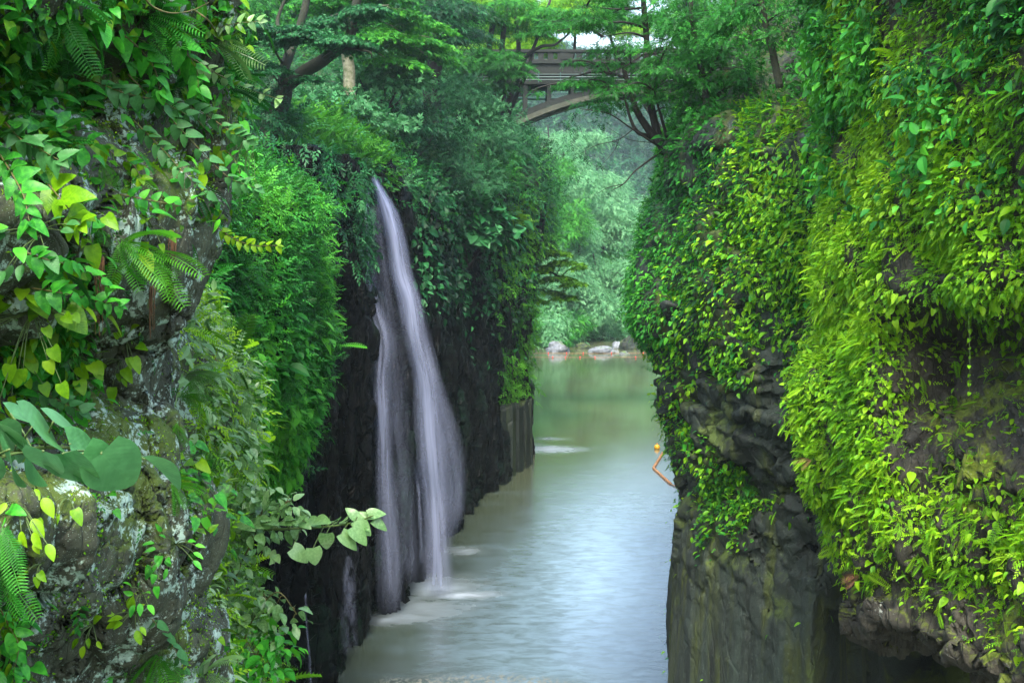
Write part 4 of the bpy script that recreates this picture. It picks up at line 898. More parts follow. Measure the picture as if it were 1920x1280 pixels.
for k in range(14):
    x = x0+.7+k*1.55; G.tube([[x, YB-.35, bz(137)], [x, YB-.35, bz(156)]], .045, 6); G.tube([[x, YB-.35, bz(138)], [x, YB+.3, bz(138)]], .03, 5)
bpart('service_pipes', G, 'green_metal')
pp = thing('pipe_crossing', (bx(1060), 96, bz(185)), 'thin dark pipe crossing the gorge just under the arch', 'pipe')
G = Geo(); p0 = (1040-CX)*96/F; z0 = H-(184-HY)*96/F
G.tube([[p0-4, 96, z0-.05], [p0+6, 96, z0], [p0+22, 96, z0]], .12, 8); G.build('pipe', M['green_metal'], pp, (bx(1060), 96, bz(185)))
G = Geo(); G.tube([[p0-4, 96, z0+.3], [p0+6, 96, z0+.34], [p0+22, 96, z0+.34]], .04, 6)
for k in range(14): G.tube([[p0-3+k*1.8, 96, z0-.02], [p0-3+k*1.8, 96, z0+.34]], .03, 5)
G.build('cable', M['green_metal'], pp, (bx(1060), 96, bz(185)))

# ------------------------------------------------------------------ boulders, floats, buoy
def boulder(label, px, py, w_, h_, d_, seed, mat='boulder', grp='boulders at the far end of the pool', moss=0):
    Y = F*H/(py-HY); c = np.array([(px-CX)*Y/F, Y, 0]); n, m = 40, 26
    th = np.linspace(0, 2*PI, n, endpoint=False); ph = np.linspace(-.35, PI/2, m)
    D = np.stack([np.cos(ph)[:, None]*np.cos(th), np.cos(ph)[:, None]*np.sin(th), np.repeat(np.sin(ph)[:, None], n, 1)], -1)
    Q = D*(1+.35*fbm(D*1.3+seed, 3, seed)[..., None]+.12*fbm(D*4+seed, 3, seed+3)[..., None]); f1, f2, ci = worley(D*1.8+seed, seed); Q *= (1+.18*(ci-.5))[..., None]
    V = (Q*[w_/2, d_/2, h_]).reshape(-1, 3); i = np.arange(m-1)[:, None]*n; j = np.arange(n)[None]; k = (j+1) % n
    q = np.stack([i+j, i+k, i+n+k, i+n+j], -1).reshape(-1, 4)
    o = mk('boulder', V, [q], M[mat]); o.location = tuple(c); return tag(o, label, 'boulder', grp)
boulder('large pale grey boulder with a green tuft on its right end, leftmost in the shallows', 1047, 659, 3.0, 1.15, 2.2, 3)
boulder('low pale boulder lying in the middle of the shallows', 1130, 661, 3.4, .75, 2.0, 8)
boulder('small pale boulder by the right cliff', 1158, 652, 1.5, .8, 1.4, 15)
boulder('dark mossy rock behind the row of pale boulders', 1094, 653, 1.9, .7, 1.5, 21, 'rock_pier')
boulder('dark boulder tucked against the edge of the right cliff', 1180, 655, 2.6, 1.5, 2.2, 27, 'rock_pier')
boulder('small flat white stone nearest the float lines', 1171, 664, 1.2, .35, .8, 33)
LV = Leaves(); Yt = 150.5; ct = W(1064, 649, Yt); n = 260
tuft = tag(mk('grass_tuft', *(lambda b: (b[0], [b[1]]))(bake(TLN, ct+rv(n, .22)*[1, 1, .4], UP+rv(n, .5), rv(n), .45)[:2]), M['l_mid'], rnd=rng.random(n*len(TLN[0]))), 'green grass tuft on the right end of the large pale boulder', 'grass')
def wat(px, py, z=.05): Y = F*(H-z)/(py-HY); return np.array([(px-CX)*Y/F, Y, z])
def bead(G, c, d, L, r, n=10):
    d = d/np.linalg.norm(d); t = np.linspace(-1, 1, 9); G.tube(c+np.outer(t, d*L/2), r*np.sqrt(np.clip(1-np.abs(t)**3.2, .06, 1)), n)
A_, B_, C_ = wat(1243, 848), wat(1225, 877), wat(1258, 907)
bm = thing('float_boom', A_, 'bent string of orange barrel floats on the water beside the right cliff', 'float line'); G = Geo()
G.tube([A_+[.6, 1.6, 0], A_, B_, C_, C_+[.5, -1.6, 0]], .03, 6); G.build('rope', M['orange'], bm, A_)
for a, b_ in ((A_, B_), (B_, C_)):
    L = np.linalg.norm(b_-a); k = int(L/.44)
    for q in range(k):
        G = Geo(); bead(G, a+(b_-a)*(q+.5)/k, b_-a, .31, .09); G.build('float', M['orange'], bm, A_)
c = wat(1232, 838, .1); by = thing('buoy', c, 'round yellow buoy floating just above the bend of the orange float string', 'buoy')
G = Geo(); t = np.linspace(-1, 1, 13); G.tube(c+np.outer(t, [0, 0, .2]), .2*np.sqrt(np.clip(1-t**2, .02, 1)), 16); G.build('ball', M['yellow'], by, c)
G = Geo(); G.tube([c+[0, 0, .19], c+[0, 0, .3]], .04, 8); G.build('lug', M['orange'], by, c)
for nm, py, ex in (('farther', 661, [1028,1062,1093,1146,1170,1205]), ('nearer', 668.5, [1036,1060,1087,1115,1191])):
    a, b_ = wat(985, py), wat(1218, py); t = thing('float_line', a, 'thin orange rope with small red floats across the pool, the %s of two' % nm, 'float line', 'orange float lines across the pool')
    G = Geo(); n = 40; Q = a+(b_-a)*np.linspace(0, 1, n)[:, None]; Q[:, 1] -= .6*np.sin(np.linspace(0, PI, n)); G.tube(Q, .016, 6); G.build('rope', M['orange'], t, a)
    for x in ex:
        c = wat(x, py, .1); c[1] -= .5; G = Geo(); tt = np.linspace(-1, 1, 9); G.tube(c+np.outer(tt, [0, 0, .1]), .08*np.sqrt(np.clip(1-tt**2, .03, 1)), 10); G.build('float', M['red'], t, a)
# ------------------------------------------------------------------ plants on the near left cliff
_A = SA.P[:, :int(SA.P.shape[1]*.835)].reshape(-1, 3); _ax, _ay = proj(_A)
def onA(px, py, off=.05):
    d = (_ax-px)**2+(_ay-py)**2; k = np.argsort(d)[:6]; Y = _A[k, 1].min(); return W(px, py, Y-off)
def pathA(pts): return [onA(p[0], p[1], p[2] if len(p) > 2 else .12) for p in pts]
TLB = t_leaf(.34, 8, .3, .08, heart=.5, teeth=.05); TLH = t_leaf(.44, 9, .3, .07, heart=1.0); TLE = t_leaf(.27, 7, .25, .1)
CAMD = np.array([0, -1, 0.0])
def spray(label, pts, size, mat, n, tm=TLB, grp='leafy sprays on the near cliff', name='leafy_spray', stem='stem', r=.003, abs_=False, face=.8, ang=1.0, bias=0, both=True, hang=.15, asp=1.0, cat='leafy spray'):
    Q = cr(np.array(pts if abs_ else pathA(pts), float), 30); base = Q[0]
    G = Geo(); G.tube(Q, np.linspace(r, r*.35, 30), 6); LV = Leaves(); T = nrm(np.gradient(Q, axis=0))
    k = np.linspace(3, 29, n).astype(int); Pp = []; TT = []; 
    for a, i in enumerate(k):
        t = T[i]; sd = nrm(np.cross(t, CAMD)+np.array([0, 0, .001]))
        for s in ((1, -1) if both else ((-1)**a,)):
            TT.append(t*.75+sd*s*ang-UP*hang+rng.normal(0, .18, 3)); Pp.append(Q[i]+sd*s*r)
    TT.append(T[-1]); Pp.append(Q[-1]); Pp = np.array(Pp); TT = np.array(TT); m = len(Pp)
    sz = .76*size*(1-.25*np.linspace(0, 1, m))*np.exp(rng.normal(0, .15, m))
    LV.add(tm, Pp, TT, CAMD*face+UP*.75+rv(m, .28), sz, np.clip(.5+bias+rng.normal(0, .16, m), 0, 1), asp)
    t = thing(name, base, label, cat, grp); G.build('stem', M[stem], t, base); LV.build('foliage', M[mat], t, base, uv=True); return t
def fern(label, px, py, n, ln, a0, a1, grp='ferns on the near cliff', Y=None, mat='l_fern', bias=.2, off=.03, tm=TFRB):
    b = onA(px, py, off) if Y is None else W(px, py, Y); T = []
    for k in range(n):
        a = math.radians(a0+(a1-a0)*(k/(max(1, n-1)))+rng.normal(0, 6)); T.append([math.cos(a), -.45-.3*rng.random(), math.sin(a)])
    T = nrm(np.array(T)); LV = Leaves(); LV.add(tm, np.repeat(b[None], n, 0)+rv(n, .008), T, np.repeat((CAMD*.45+UP)[None], n, 0)+rv(n, .25), .8*ln*np.exp(rng.normal(0, .18, n)), np.clip(.45+bias+rng.normal(0, .1, n), 0, 1))
    t = thing('fern', b, label, 'fern', grp)
    per = LV.L[0]; nv = len(tm[0]); nf = len(tm[1])
    for k in range(n):
        mk('frond', per[0][k*nv:(k+1)*nv], [per[1][k*nf:(k+1)*nf]-k*nv], M[mat], t, b, rnd=per[2][k*nv:(k+1)*nv], smooth=False)
    return t
def herb(label, px, py, n, size, mat='v_bright', tm=TLB, spread=.06, grp='small leafy plants on the near cliff', name='leafy_plant', bias=.2, down=.5, Y=None, off=.05):
    b = onA(px, py, .01) if Y is None else W(px, py, Y); G = Geo(); LV = Leaves(); Pp = []; TT = []
    for k in range(n):
        a = rng.random()*2*PI; d = np.array([math.cos(a), -.5*rng.random()-.3, math.sin(a)*.9-down*.5]); e = b+d*spread*(.4+.8*rng.random()); e[1] -= off
        G.tube(cr(np.array([b, (b+e)/2+[0, -.01, .012], e]), 6), np.linspace(.0022, .0014, 6), 5)
        Pp.append(e); TT.append(d+np.array([0, 0, -down]))
    n_ = len(Pp); LV.add(tm, np.array(Pp), np.array(TT), np.repeat((CAMD*.8+UP*.7)[None], n_, 0)+rv(n_, .3), .88*size*np.exp(rng.normal(0, .2, n_)), np.clip(.45+bias+rng.normal(0, .14, n_), 0, 1))
    t = thing(name, b, label, 'plant', grp); G.build('stem', M['stem_g'], t, b); LV.build('foliage', M[mat], t, b, uv=True); return t

# carpets of leaves too many to count
def zone(L):
    def f(P, N, px, py):
        v = 0
        for x0, x1, y0, y1, w_ in L: v = np.maximum(v, w_*sm(px, x0-15, x0+15)*(1-sm(px, x1-15, x1+15))*sm(py, y0-20, y0+20)*(1-sm(py, y1-20, y1+20)))
        bare = 0
        for cx, cy, rx, ry in [(180,330,38,60),(110,460,60,40),(300,285,45,40),(90,95,26,22),(215,80,30,60)]: bare = np.maximum(bare, np.exp(-((px-cx)/rx)**2-((py-cy)/ry)**2))
        return v*(1-bare)*(P[..., 1] < 7.6)*np.maximum(sm(fbm(P*2.2, 3, 401), -.2, .15), .8*(1-sm(py, 190, 260)))
    return f
dense = zone([(-500,470,-120,215,.9),(-420,150,200,790,1),(150,210,500,600,.5),(215,470,110,350,.5),(120,420,330,420,.35),(-20,30,880,1300,.5),(330,420,830,1010,.3),(400,420,1180,1300,.6)])
LV = Leaves()
cover(LV, SA, 3700, dense, TLB, .05, .12, .35, .55, 1.0, .75, hs=1.5, seed=401, bias=.0)
cover(LV, SA, 900, lambda P, N, px, py: dense(P, N, px, py)*sm(-px, -260, -120)*(px > -300), TLE, .07, .15, .3, .6, 1.0, .75, hs=1.5, seed=402, bias=-.05)
tag(LV.build('broad_leaf_carpet', M['v_mid'], uv=True), kind='stuff')
LV = Leaves()
cover(LV, SA, 2300, dense, TLB, .045, .1, .3, .5, 1.0, .75, hs=1.5, seed=403, bias=-.08)
cover(LV, SA, 380, lambda P, N, px, py: dense(P, N, px, py)*sm(py, 160, 420), TLB, .06, .08, .5, .5, .9, .7, hs=1.5, seed=405, bias=.12)
tag(LV.build('small_leaf_carpet', M['v_bright'], uv=True), kind='stuff')
LV = Leaves()
cover(LV, SA, 1500, lambda P, N, px, py: (dense(P, N, px, py)+.03)*(P[..., 1] < 7.5), TS, .06, .05, .3, .5, 1.0, .6, hs=2, seed=406)
cover(LV, SA, 150, lambda P, N, px, py: dense(P, N, px, py)*(px > 20)*(py < 500), TFRB, .17, .1, .35, .7, 1.2, .8, hs=1, seed=407)
tag(LV.build('creeping_herbs', M['l_mid']), kind='stuff')
LV = Leaves()       # moss cushions: tiny upright leaves
cover(LV, SA, 26000, lambda P, N, px, py: sm(fbm(P*3.1, 3, 410)+.25*N[..., 2], .12, .3)*(P[..., 1] < 7.5), TF, .012, .006, -.3, .6, 1.0, .3, hs=6, seed=410, bias=.1)
tag(LV.build('moss', M['l_bright']), kind='stuff')

# arching sprays with paired leaves
S_ = [('long arching spray of matt oval leaves ending at the cliff\'s right edge', [(240,140,.1),(300,200,.22),(360,265,.35),(425,330,.45),(478,352,.5)], .082, 'v_grey', 13, 0),
 ('drooping spray of matt oval leaves over the dark hollow, lowest of the arching ones', [(250,225,.1),(305,280,.25),(350,330,.35),(402,378,.4)], .08, 'v_grey', 11, 0),
 ('spray of large matt leaves crossing above the dark hollow', [(170,150,.1),(235,175,.22),(300,190,.3),(350,215,.35)], .095, 'v_grey', 9, 0),
 ('spray of oval leaves sticking out level with the top of the fern knoll', [(330,190,.15),(385,215,.3),(430,245,.4),(462,262,.45)], .085, 'v_grey', 9, 0),
 ('glossy white-shining spray jutting right over the gorge', [(360,110,.15),(410,140,.3),(460,165,.42),(522,186,.5)], .07, 'v_pale', 9, .25),
 ('pointed glossy spray near the top edge pointing at the pale tree', [(330,50,.15),(390,55,.3),(440,45,.4),(485,40,.45)], .07, 'v_pale', 8, .1),
 ('hanging spray of broad leaves on the cliff edge above the lichened nose', [(370,225,.15),(410,270,.28),(440,300,.35),(455,345,.4)], .08, 'v_mid', 8, .1),
 ('spray of large toothed leaves in the middle of the upper cliff', [(225,60,.1),(265,95,.2),(290,130,.3),(300,170,.35)], .12, 'v_mid', 6, .05),
 ('spray of large toothed leaves right of the middle spray', [(310,60,.1),(345,95,.25),(368,130,.35),(372,165,.4)], .125, 'v_mid', 6, .1),
 ('blue-green whorled spray at the left edge, upper', [(10,230,.1),(40,262,.2),(75,280,.3),(110,300,.35)], .085, 'v_grey', 8, -.1),
 ('dark drooping spray at the left edge below the whorled one', [(0,290,.1),(25,330,.25),(45,370,.3),(55,415,.35)], .09, 'v_mid', 7, -.2),
 ('spray of pointed leaves with one yellow leaf beside it, left of the big ferns', [(40,470,.1),(100,490,.22),(150,500,.3),(205,540,.35)], .075, 'v_mid', 11, .05),
 ('fan of pointed leaves ending above the hanging yellow-green leaf', [(60,540,.12),(120,550,.25),(170,560,.32),(222,572,.36)], .08, 'v_mid', 9, .0),
 ('dark leafy spray just above the blurred foreground branch', [(0,700,.12),(50,725,.25),(100,745,.35),(150,770,.4)], .09, 'v_grey', 9, -.1),
 ('bright toothed spray on the shoulder left of the dark crevice', [(90,345,.08),(115,375,.18),(135,400,.24),(150,420,.28)], .12, 'v_bright', 5, .1),
 ('lime-green spray hanging down the face right of the moss streak', [(190,270,.06),(215,290,.12),(250,310,.16),(265,335,.2)], .075, 'v_bright', 5, .1),
 ('yellow-green spray standing off the cliff edge against the clad buttress', [(405,425,.05),(440,448,.15),(475,460,.2),(520,460,.22)], .055, 'v_bright', 9, .3),
 ('row of bright leaves along the lower lip of the hollow', [(225,365,.06),(280,375,.14),(330,385,.18),(375,395,.22)], .075, 'v_mid', 7, .15),
 ('dark glossy spray on the lower right of the lichened rock', [(285,1160,.05),(310,1190,.12),(330,1220,.16),(345,1255,.2)], .08, 'v_grey', 7, .1),
 ('light green spray in the bottom left corner of the cliff', [(0,1140,.05),(18,1175,.12),(35,1210,.16),(25,1260,.2)], .07, 'v_mid', 6, .2)]
for lab, pts, sz, mt, n, b in S_: spray(lab, pts, sz, mt, n, bias=b)
# ferns
for lab, px, py, n, ln, a0, a1, mt, b in [
    ('bright drooping fern of long fronds under the moss ledge, left of the edge nose', 225, 452, 7, .3, -75, 15, 'l_fern', .25),
    ('bright fern whose fronds point right over bare rock', 275, 468, 4, .24, -50, -10, 'l_fern', .35),
    ('bright green fern spreading left above the pointed-leaf spray', 200, 440, 5, .24, 160, 230, 'l_fern', .2),
    ('small fern in the upper left under the bare dark stone', 62, 105, 5, .18, 190, 330, 'l_fern', 0),
    ('drooping fern beside the upper bare dark stone', 112, 85, 5, .17, 200, 320, 'l_fern', -.05),
    ('wide lacy fern spreading right at the top of the cliff', 275, 30, 6, .3, -50, 10, 'l_mid', .1),
    ('long single-sided fern jutting out against the dark wood', 395, 80, 3, .3, -22, 0, 'l_pale', -.1),
    ('second jutting fern, below the first and pointing lower', 425, 120, 3, .24, -30, -8, 'l_pale', 0),
    ('small fern on the cliff middle near the reddish stems', 372, 198, 5, .17, 200, 340, 'l_fern', -.1),
    ('tiny bright fern left of the lime-green hanging spray', 188, 305, 5, .11, 200, 340, 'l_fern', .3),
    ('bright fern tuft under the mossy shoulder', 225, 325, 5, .14, 190, 350, 'l_fern', .3),
    ('blue-green fern hanging at the left edge under the blurred branch', 8, 985, 5, .2, 230, 320, 'l_mid', .35),
    ('blue-green fern at the left edge halfway down the lichened face', 0, 1060, 4, .2, 240, 320, 'l_mid', .3),
    ('light fern on the edge of the cliff beside the grey knob', 325, 905, 5, .17, -50, 40, 'l_fern', .3),
    ('small bright fern right of the crevice above the grey knob', 330, 795, 4, .12, 240, 340, 'l_fern', .5),
    ('fern in the bottom right corner of the near cliff', 300, 1225, 7, .22, 220, 350, 'l_fern', .2),
    ('frosty pale fern at the bottom edge below the lichened rock', 385, 1265, 6, .26, -30, 150, 'l_pale', .2),
    ('feathery fern at the cliff edge left of the buttress shrubs', 335, 745, 5, .26, -20, 50, 'l_fern', .3),
    ('feathery fern below the previous edge, draped over the bank', 345, 705, 5, .26, -25, 35, 'l_pale', .0)]:
    fern(lab.replace('below the previous edge', 'above the bank'), px, py, n, ln, a0, a1, mat=mt, bias=b)
# small leafy plants
for lab, px, py, n, sz, mt, tm, sp_, b, dn in [
    ('cluster of large heart-shaped yellow-green leaves at the left edge', 60, 585, 26, .062, 'v_bright', TLH, .2, .22, .75),
    ('second cluster of large yellow-green leaves, nearer the bare rock', 110, 655, 20, .06, 'v_bright', TLH, .17, .25, .75),
    ('yellow-green heart leaves low at the left edge above the dark spray', 30, 650, 14, .058, 'v_bright', TLH, .14, .28, .8),
    ('single large dark glossy leaf group hanging beside bare rock', 140, 740, 4, .075, 'v_mid', TLH, .05, .1, .8),
    ('upright rosettes of blue-green leaves above the bare stone at left', 75, 440, 12, .075, 'v_grey', TLE, .12, .0, .1),
    ('pair of yellow-green hanging leaves on the open rock face', 225, 675, 7, .07, 'v_bright', TLB, .08, .3, .8),
    ('yellow-green lobed sprig on the open rock face', 238, 640, 6, .06, 'v_bright', TLB, .07, .35, .1),
    ('yellow-green leaves hanging under the blurred branch at left', 40, 950, 14, .06, 'v_bright', TLE, .12, .4, .9),
    ('yellow-green leaf cluster beside the ones at the left edge', 70, 915, 8, .06, 'v_bright', TLE, .06, .4, .9),
    ('green leaves hanging under the middle of the blurred branch', 128, 930, 5, .07, 'v_bright', TLB, .06, .2, .8),
    ('three-leaved plant under the tip of the blurred branch', 205, 932, 5, .065, 'v_mid', TLB, .05, .2, .3),
    ('tiny bright pair of leaves on the lichened face', 78, 1058, 4, .04, 'v_bright', TLB, .03, .2, .3),
    ('small sprig in the middle of the lichened rock', 200, 790, 6, .045, 'v_mid', TLB, .05, .3, .2),
    ('small lobed sprig right of the yellow-green hanging leaves', 268, 735, 7, .045, 'v_mid', TLB, .06, .4, .2),
    ('tiny yellowish sprig above the blurred branch tip', 245, 795, 4, .035, 'v_bright', TLB, .03, .5, .2),
    ('bright star-shaped plant low on the lichened face', 175, 1170, 9, .055, 'v_bright', TLE, .06, .3, .1),
    ('bright star-shaped plant right of and above the other one', 255, 1150, 9, .055, 'v_bright', TLE, .06, .35, .1),
    ('small plant on the lichened face below the edge ferns', 268, 1110, 7, .045, 'v_mid', TLE, .05, .4, .1),
    ('reddish-tipped sprig of narrow leaves on the lichened face', 330, 1020, 12, .045, 'v_mid', TLN, .09, .25, .2),
    ('hanging heart-shaped leaflets below the reddish-tipped sprig', 308, 1040, 8, .045, 'v_mid', TLB, .06, .15, .9),
    ('leafy plant draped over the right shoulder of the grey knob', 372, 900, 12, .06, 'v_mid', TLB, .12, .3, .5),
    ('yellow leaf plant at the cliff edge beside the grey knob', 362, 855, 6, .08, 'v_bright', TLB, .07, .4, .5),
    ('bright plant at the bottom edge of the cliff', 245, 1270, 9, .05, 'v_mid', TLB, .08, .3, .1),
    ('leafy plant at the bottom left corner', 15, 1275, 8, .07, 'v_mid', TLB, .1, .2, .3),
    ('lime leaves on the nose above the open rock', 285, 425, 8, .065, 'v_bright', TLB, .08, .3, .6),
    ('yellowish drooping leaves between the big ferns', 268, 472, 5, .07, 'v_bright', TLB, .05, .5, .9),
    ('pale lime leaves at the very edge of the cliff over the buttress', 430, 255, 8, .065, 'v_bright', TLB, .1, .4, .7),
    ('bright leaves under the dark ledge at centre left', 165, 400, 7, .07, 'v_bright', TLB, .1, .2, .6)]:
    herb(lab, px, py, n, sz, mt, tm, sp_, bias=b, down=dn)
# grasses at the overhung edge, roots, bare vine stems
def strands(name, label, cat, px, py, n, ln, mat, spread=.06, r=.0018, out=.1, grp=None, drop=1.0, side=.25):
    b = onA(px, py, .03); G = Geo()
    for k in range(n):
        a = b+rv(1, spread*.4)[0]; d = np.array([rng.normal()*side, -out*rng.random(), -drop]); L = ln*(.5+.8*rng.random())
        G.tube(cr(np.array([a, a+np.array([d[0]*.4, -out*.6, .15*(drop < 1.1)])*L, a+d*L*.6+[0, -out*.5, 0], a+d*L]), 8), np.linspace(r, r*.4, 8), 4, False)
    t = thing(name, b, label, cat, grp); G.build('strand', M[mat], t, b); return t
strands('grass_tuft', 'thin grass hanging off the overhung edge of the near cliff, upper tuft', 'grass', 432, 205, 22, .22, 'stem_g', .08, out=.2, grp='grass at the cliff edge')
strands('grass_tuft', 'thin yellowish grass hanging off the cliff edge, lower tuft', 'grass', 448, 285, 22, .2, 'stem_g', .07, out=.2, grp='grass at the cliff edge')
strands('hanging_roots', 'brown matted roots hanging between fern and bare rock', 'roots', 190, 490, 12, .16, 'dead', .025, .0025, .03, 'brown roots on the near cliff', 1.3, .08)
strands('hanging_roots', 'thin brown root bundle in the crevice below the bright ferns', 'roots', 287, 540, 10, .12, 'dead', .018, .0025, .03, 'brown roots on the near cliff', 1.3, .05)
strands('hanging_roots', 'short brown root bundle under the upper nose of the cliff', 'roots', 325, 440, 8, .08, 'dead', .02, .0025, .03, 'brown roots on the near cliff', 1.3, .08)
for lab, pts in [('bare brown vine looping across the top of the near cliff', [(268,-10,.3),(285,12,.3),(320,25,.32),(360,20,.34),(392,5,.36)]), ('thin bare vine curving down at the top right of the near cliff', [(365,20,.3),(390,38,.36),(405,60,.4),(412,75,.4)])]:
    Q = cr(np.array(pathA(pts)), 24); t = thing('vine', Q[0], lab, 'vine', 'bare vines'); G = Geo(); G.tube(Q, np.linspace(.005, .002, 24), 6); G.build('stem', M['stem'], t, Q[0])
# grey knob at the bank edge
D = None

# big soft leaves close to the lens: a branch reaching in from the left
def leafbranch(name, label, cat, stem, leaves, mat, r0, grp=None, stemmat='stem_g', tm=TLH):
    Q = cr(np.array([W(*p) for p in stem]), 80); b = Q[0]; t = thing(name, b, label, cat, grp); G = Geo(); G.tube(Q, np.linspace(r0, r0*.4, 80), 8)
    for (ax, ay, tx, ty, Y, dY, wf) in leaves:
        a = W(ax, ay, Y); e = W(tx, ty, Y+dY); L = np.linalg.norm(e-a); i = np.argmin(np.linalg.norm(Q-a, axis=1)); G.tube(cr(np.array([Q[i], (Q[i]+a)/2+[0, 0, .004], a]), 6), r0*.32, 5)
        d = nrm(e-a); z = CAMD*1.0+UP*.9+rng.normal(0, .2, 3)
        V, Fc, rr, u = bake(tm, a[None], d[None], z[None], np.array([L]), np.array([np.clip(.5+rng.normal(0, .15), 0, 1)]), wf)
        mk('leaf', V, [Fc], M[mat], t, b, rnd=rr, luv=u)
    G.build('stem', M[stemmat], t, b); return t
leafbranch('leafy_branch', 'branch of big grey-green heart-shaped leaves closest to the viewer, at the left edge', 'branch',
    [(-2100,1150,2.15),(-900,1020,2.1),(-300,940,2.1),(-90,900,2.1),(20,850,2.15),(110,838,2.2),(200,850,2.2),(290,862,2.25)],
    [(18,842,18,918,2.0,.05,1.0),(-40,850,-30,930,2.0,.05,1.0),(82,845,90,905,1.95,.05,1.05),(118,850,172,930,1.97,.05,1.0),(190,850,262,925,2.0,.06,1.05),(265,856,348,882,2.1,.1,.75),
     (60,800,160,835,2.1,.15,.9),(-10,790,60,838,2.1,.1,.9),(100,790,186,810,2.15,.1,.85),(130,832,222,858,2.1,.1,.7),(20,775,100,790,2.25,.1,.6),(-60,800,10,850,2.05,.1,.9),(30,835,110,850,2.12,.1,.8),(50,850,60,915,2.02,.05,.9),(155,850,225,912,2.02,.05,.9),(-60,840,-80,900,2.0,.05,1.0),(-20,800,20,835,2.15,.1,.9)], 'v_soft', .006)
lv = []
for k in range(30):
    u = k/29; ax = 440+u*235+rng.normal()*3; ay = 985-6*math.sin(u*PI)-u*4; s = rng.choice([-1, 1]); ln = 13+7*rng.random()
    lv.append((ax, ay-2, ax+s*ln*.8+8, ay-4+rng.normal()*4+(6 if s > 0 else -2), 9.0+rng.normal()*.08, -.1*s, .85))
lv += [(560,1030,545,1030,8.9,0,1.0)][:0]+[(587,1027,592,1062,8.8,0,1.05),(548,1028,580,1052,8.85,0,.9),(612,1000,612,1032,8.9,0,1.1),(660,988,692,1020,8.8,0,.8),(668,975,698,1003,8.85,0,.8),(640,1000,672,1030,8.8,0,.7),(690,965,722,958,8.9,0,.9),(700,975,728,992,8.9,0,.7),(668,970,650,950,8.9,0,.9),(690,972,672,958,8.95,0,.9)]
leafbranch('leafy_branch', 'long thin branch reaching right over the dark rock, two heart-shaped leaves dangling below it', 'branch',
    [(400,1040,9.6),(440,1000,9.3),(520,992,9.1),(600,988,9.0),(660,980,8.9),(700,966,8.85)], lv, 'v_pale', .012)
# shrubs on the bank, against the dark wall
def bshrub(label, limbs, sp, mat, sz, dens, bias=0, tm=TL):
    G = Geo(); A = []
    for pts, r0, r1 in limbs: Q = limb(G, [W(*p) for p in pts], r0, r1, 6, wob=.01); A.append(Q[6:])
    A = np.concatenate(A); LV = Leaves(); base = W(*limbs[0][0][0])
    for s in sp:
        c = W(*s[:3]); a = A[np.argmin(np.linalg.norm(A-c, axis=1))]; limb(G, [a, (a+c)/2+[0, 0, .02], c], .006, .002, 4, 3)
        spray_leaves(LV, c, s[3], int(dens*s[3]**2), tm, sz, .22, .2, bias=bias, k=7)
    t = thing('shrub', base, label, 'shrub', 'shrubs on the bank'); G.build('stem', M['stem'], t, base); LV.build('foliage', M[mat], t, base, uv=True)
bshrub('airy pale-leaved shrub with layered leaves above the long branch', [([(430,1120,9.5),(450,1060,9.4),(480,1000,9.3),(500,930,9.3)], .012, .004), ([(440,1100,9.5),(430,1020,9.5),(440,950,9.5),(445,885,9.5)], .01, .004), ([(470,1020,9.3),(520,970,9.2),(545,930,9.2)], .006, .002)],
    [(445,905,9.5,.14),(480,925,9.3,.2),(440,945,9.4,.24),(510,945,9.3,.2),(540,955,9.2,.14),(470,965,9.3,.26),(430,990,9.5,.26),(505,980,9.3,.24),(545,945,9.2,.12),(420,1020,9.4,.25),(470,1005,9.3,.22),(455,885,9.5,.08),(537,945,9.2,.1),(500,915,9.2,.12)], 'v_pale', .085, 640, .1)
bshrub('pale-leaved shrub below the long branch, its tip arching right', [([(430,1290,9.2),(450,1220,9.2),(480,1150,9.2),(520,1110,9.1),(555,1150,9.1)], .01, .003), ([(430,1250,9.2),(420,1150,9.3),(430,1090,9.4)], .01, .004)],
    [(440,1080,9.5,.2),(480,1095,9.3,.18),(430,1110,9.4,.24),(520,1130,9.1,.14),(550,1140,9.1,.12),(470,1140,9.2,.24),(510,1165,9.1,.16),(548,1165,9.1,.1),(490,1110,9.2,.15),(425,1150,9.3,.25)], 'v_pale', .08, 560, 0)
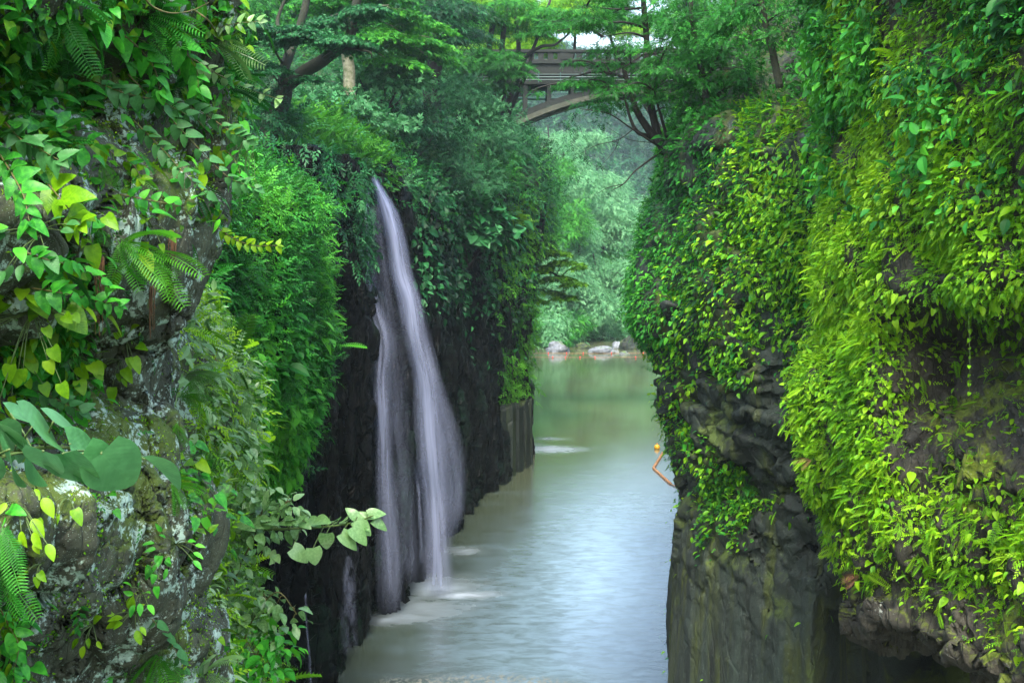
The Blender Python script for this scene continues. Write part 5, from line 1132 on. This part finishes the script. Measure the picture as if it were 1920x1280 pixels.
bshrub('bushy pale-leaved shrub at the bottom edge beside the near cliff', [([(430,1370,9),(450,1290,9),(480,1230,9)], .01, .003)],
    [(450,1190,9.1,.26),(500,1195,9,.22),(540,1185,9,.14),(470,1220,9,.26),(520,1230,8.9,.2),(440,1240,9,.26),(490,1265,8.9,.25),(450,1290,8.9,.3),(510,1290,8.9,.2),(410,1270,9,.25),(540,1215,8.9,.1)], 'v_mid', .08, 560, .25)
bshrub('mixed leafy shrub high on the bank beside the cliff edge', [([(360,800,9),(380,740,9),(410,690,9.2)], .01, .004)],
    [(380,640,9.6,.2),(400,680,9.4,.24),(370,700,9.2,.24),(420,720,9.3,.24),(390,750,9.1,.26),(430,770,9.2,.24),(400,800,9.1,.26),(370,600,9.8,.16),(440,820,9.2,.22),(410,850,9.1,.24),(450,870,9.3,.16)], 'v_pale', .09, 480, .0)
# right side accents
for lab, px, py, Y in [('dry brown fern frond sticking out of the green curtain, larger one', 1500, 856, 19.0), ('dry orange-brown frond low in the green curtain', 1590, 1072, 18.6)]:
    fern(lab, px+22, py+6, 3, .34, 165, 200, 'dry fronds on the right cliff', Y=Y, mat='l_fern', bias=0)
    for o in COL.objects:
        if o.name.startswith('frond') and o.parent and o.parent.get('label') == lab: o.data.materials[0] = M['dead']
b = W(1816, 590, 15.6); e = W(1818, 735, 15.6); t = thing('hanging_vine', b, 'thread-like vine with round leaves dangling across the dark hollow at right', 'vine'); G = Geo(); G.tube([b, (b+e)/2+[.01, 0, 0], e], .004, 5); G.build('stem', M['stem_g'], t, b)
LV = Leaves(); n = 9; LV.add(TLH, b+(e-b)*np.linspace(.08, 1, n)[:, None], rv(n, .4)+[0, 0, -.8], rv(n, .3)+CAMD, .045+.02*rng.random(n), .6+.3*rng.random(n)); LV.build('foliage', M['l_bright'], t, b)

# ------------------------------------------------------------------ haze
m, nt = nodes('haze'); g = NT(nt); v = g.n('ShaderNodeVolumePrincipled'); v.inputs['Color'].default_value = (.72, .9, .95, 1); v.inputs['Density'].default_value = HAZE; v.inputs['Anisotropy'].default_value = .3
o = g.n('ShaderNodeOutputMaterial'); g.l(v.outputs[0], o.inputs['Volume'])
G = Geo(); G.box((-780, -80, -4), (780, 980, 130)); tag(G.build('haze', m, smooth=False), kind='stuff')
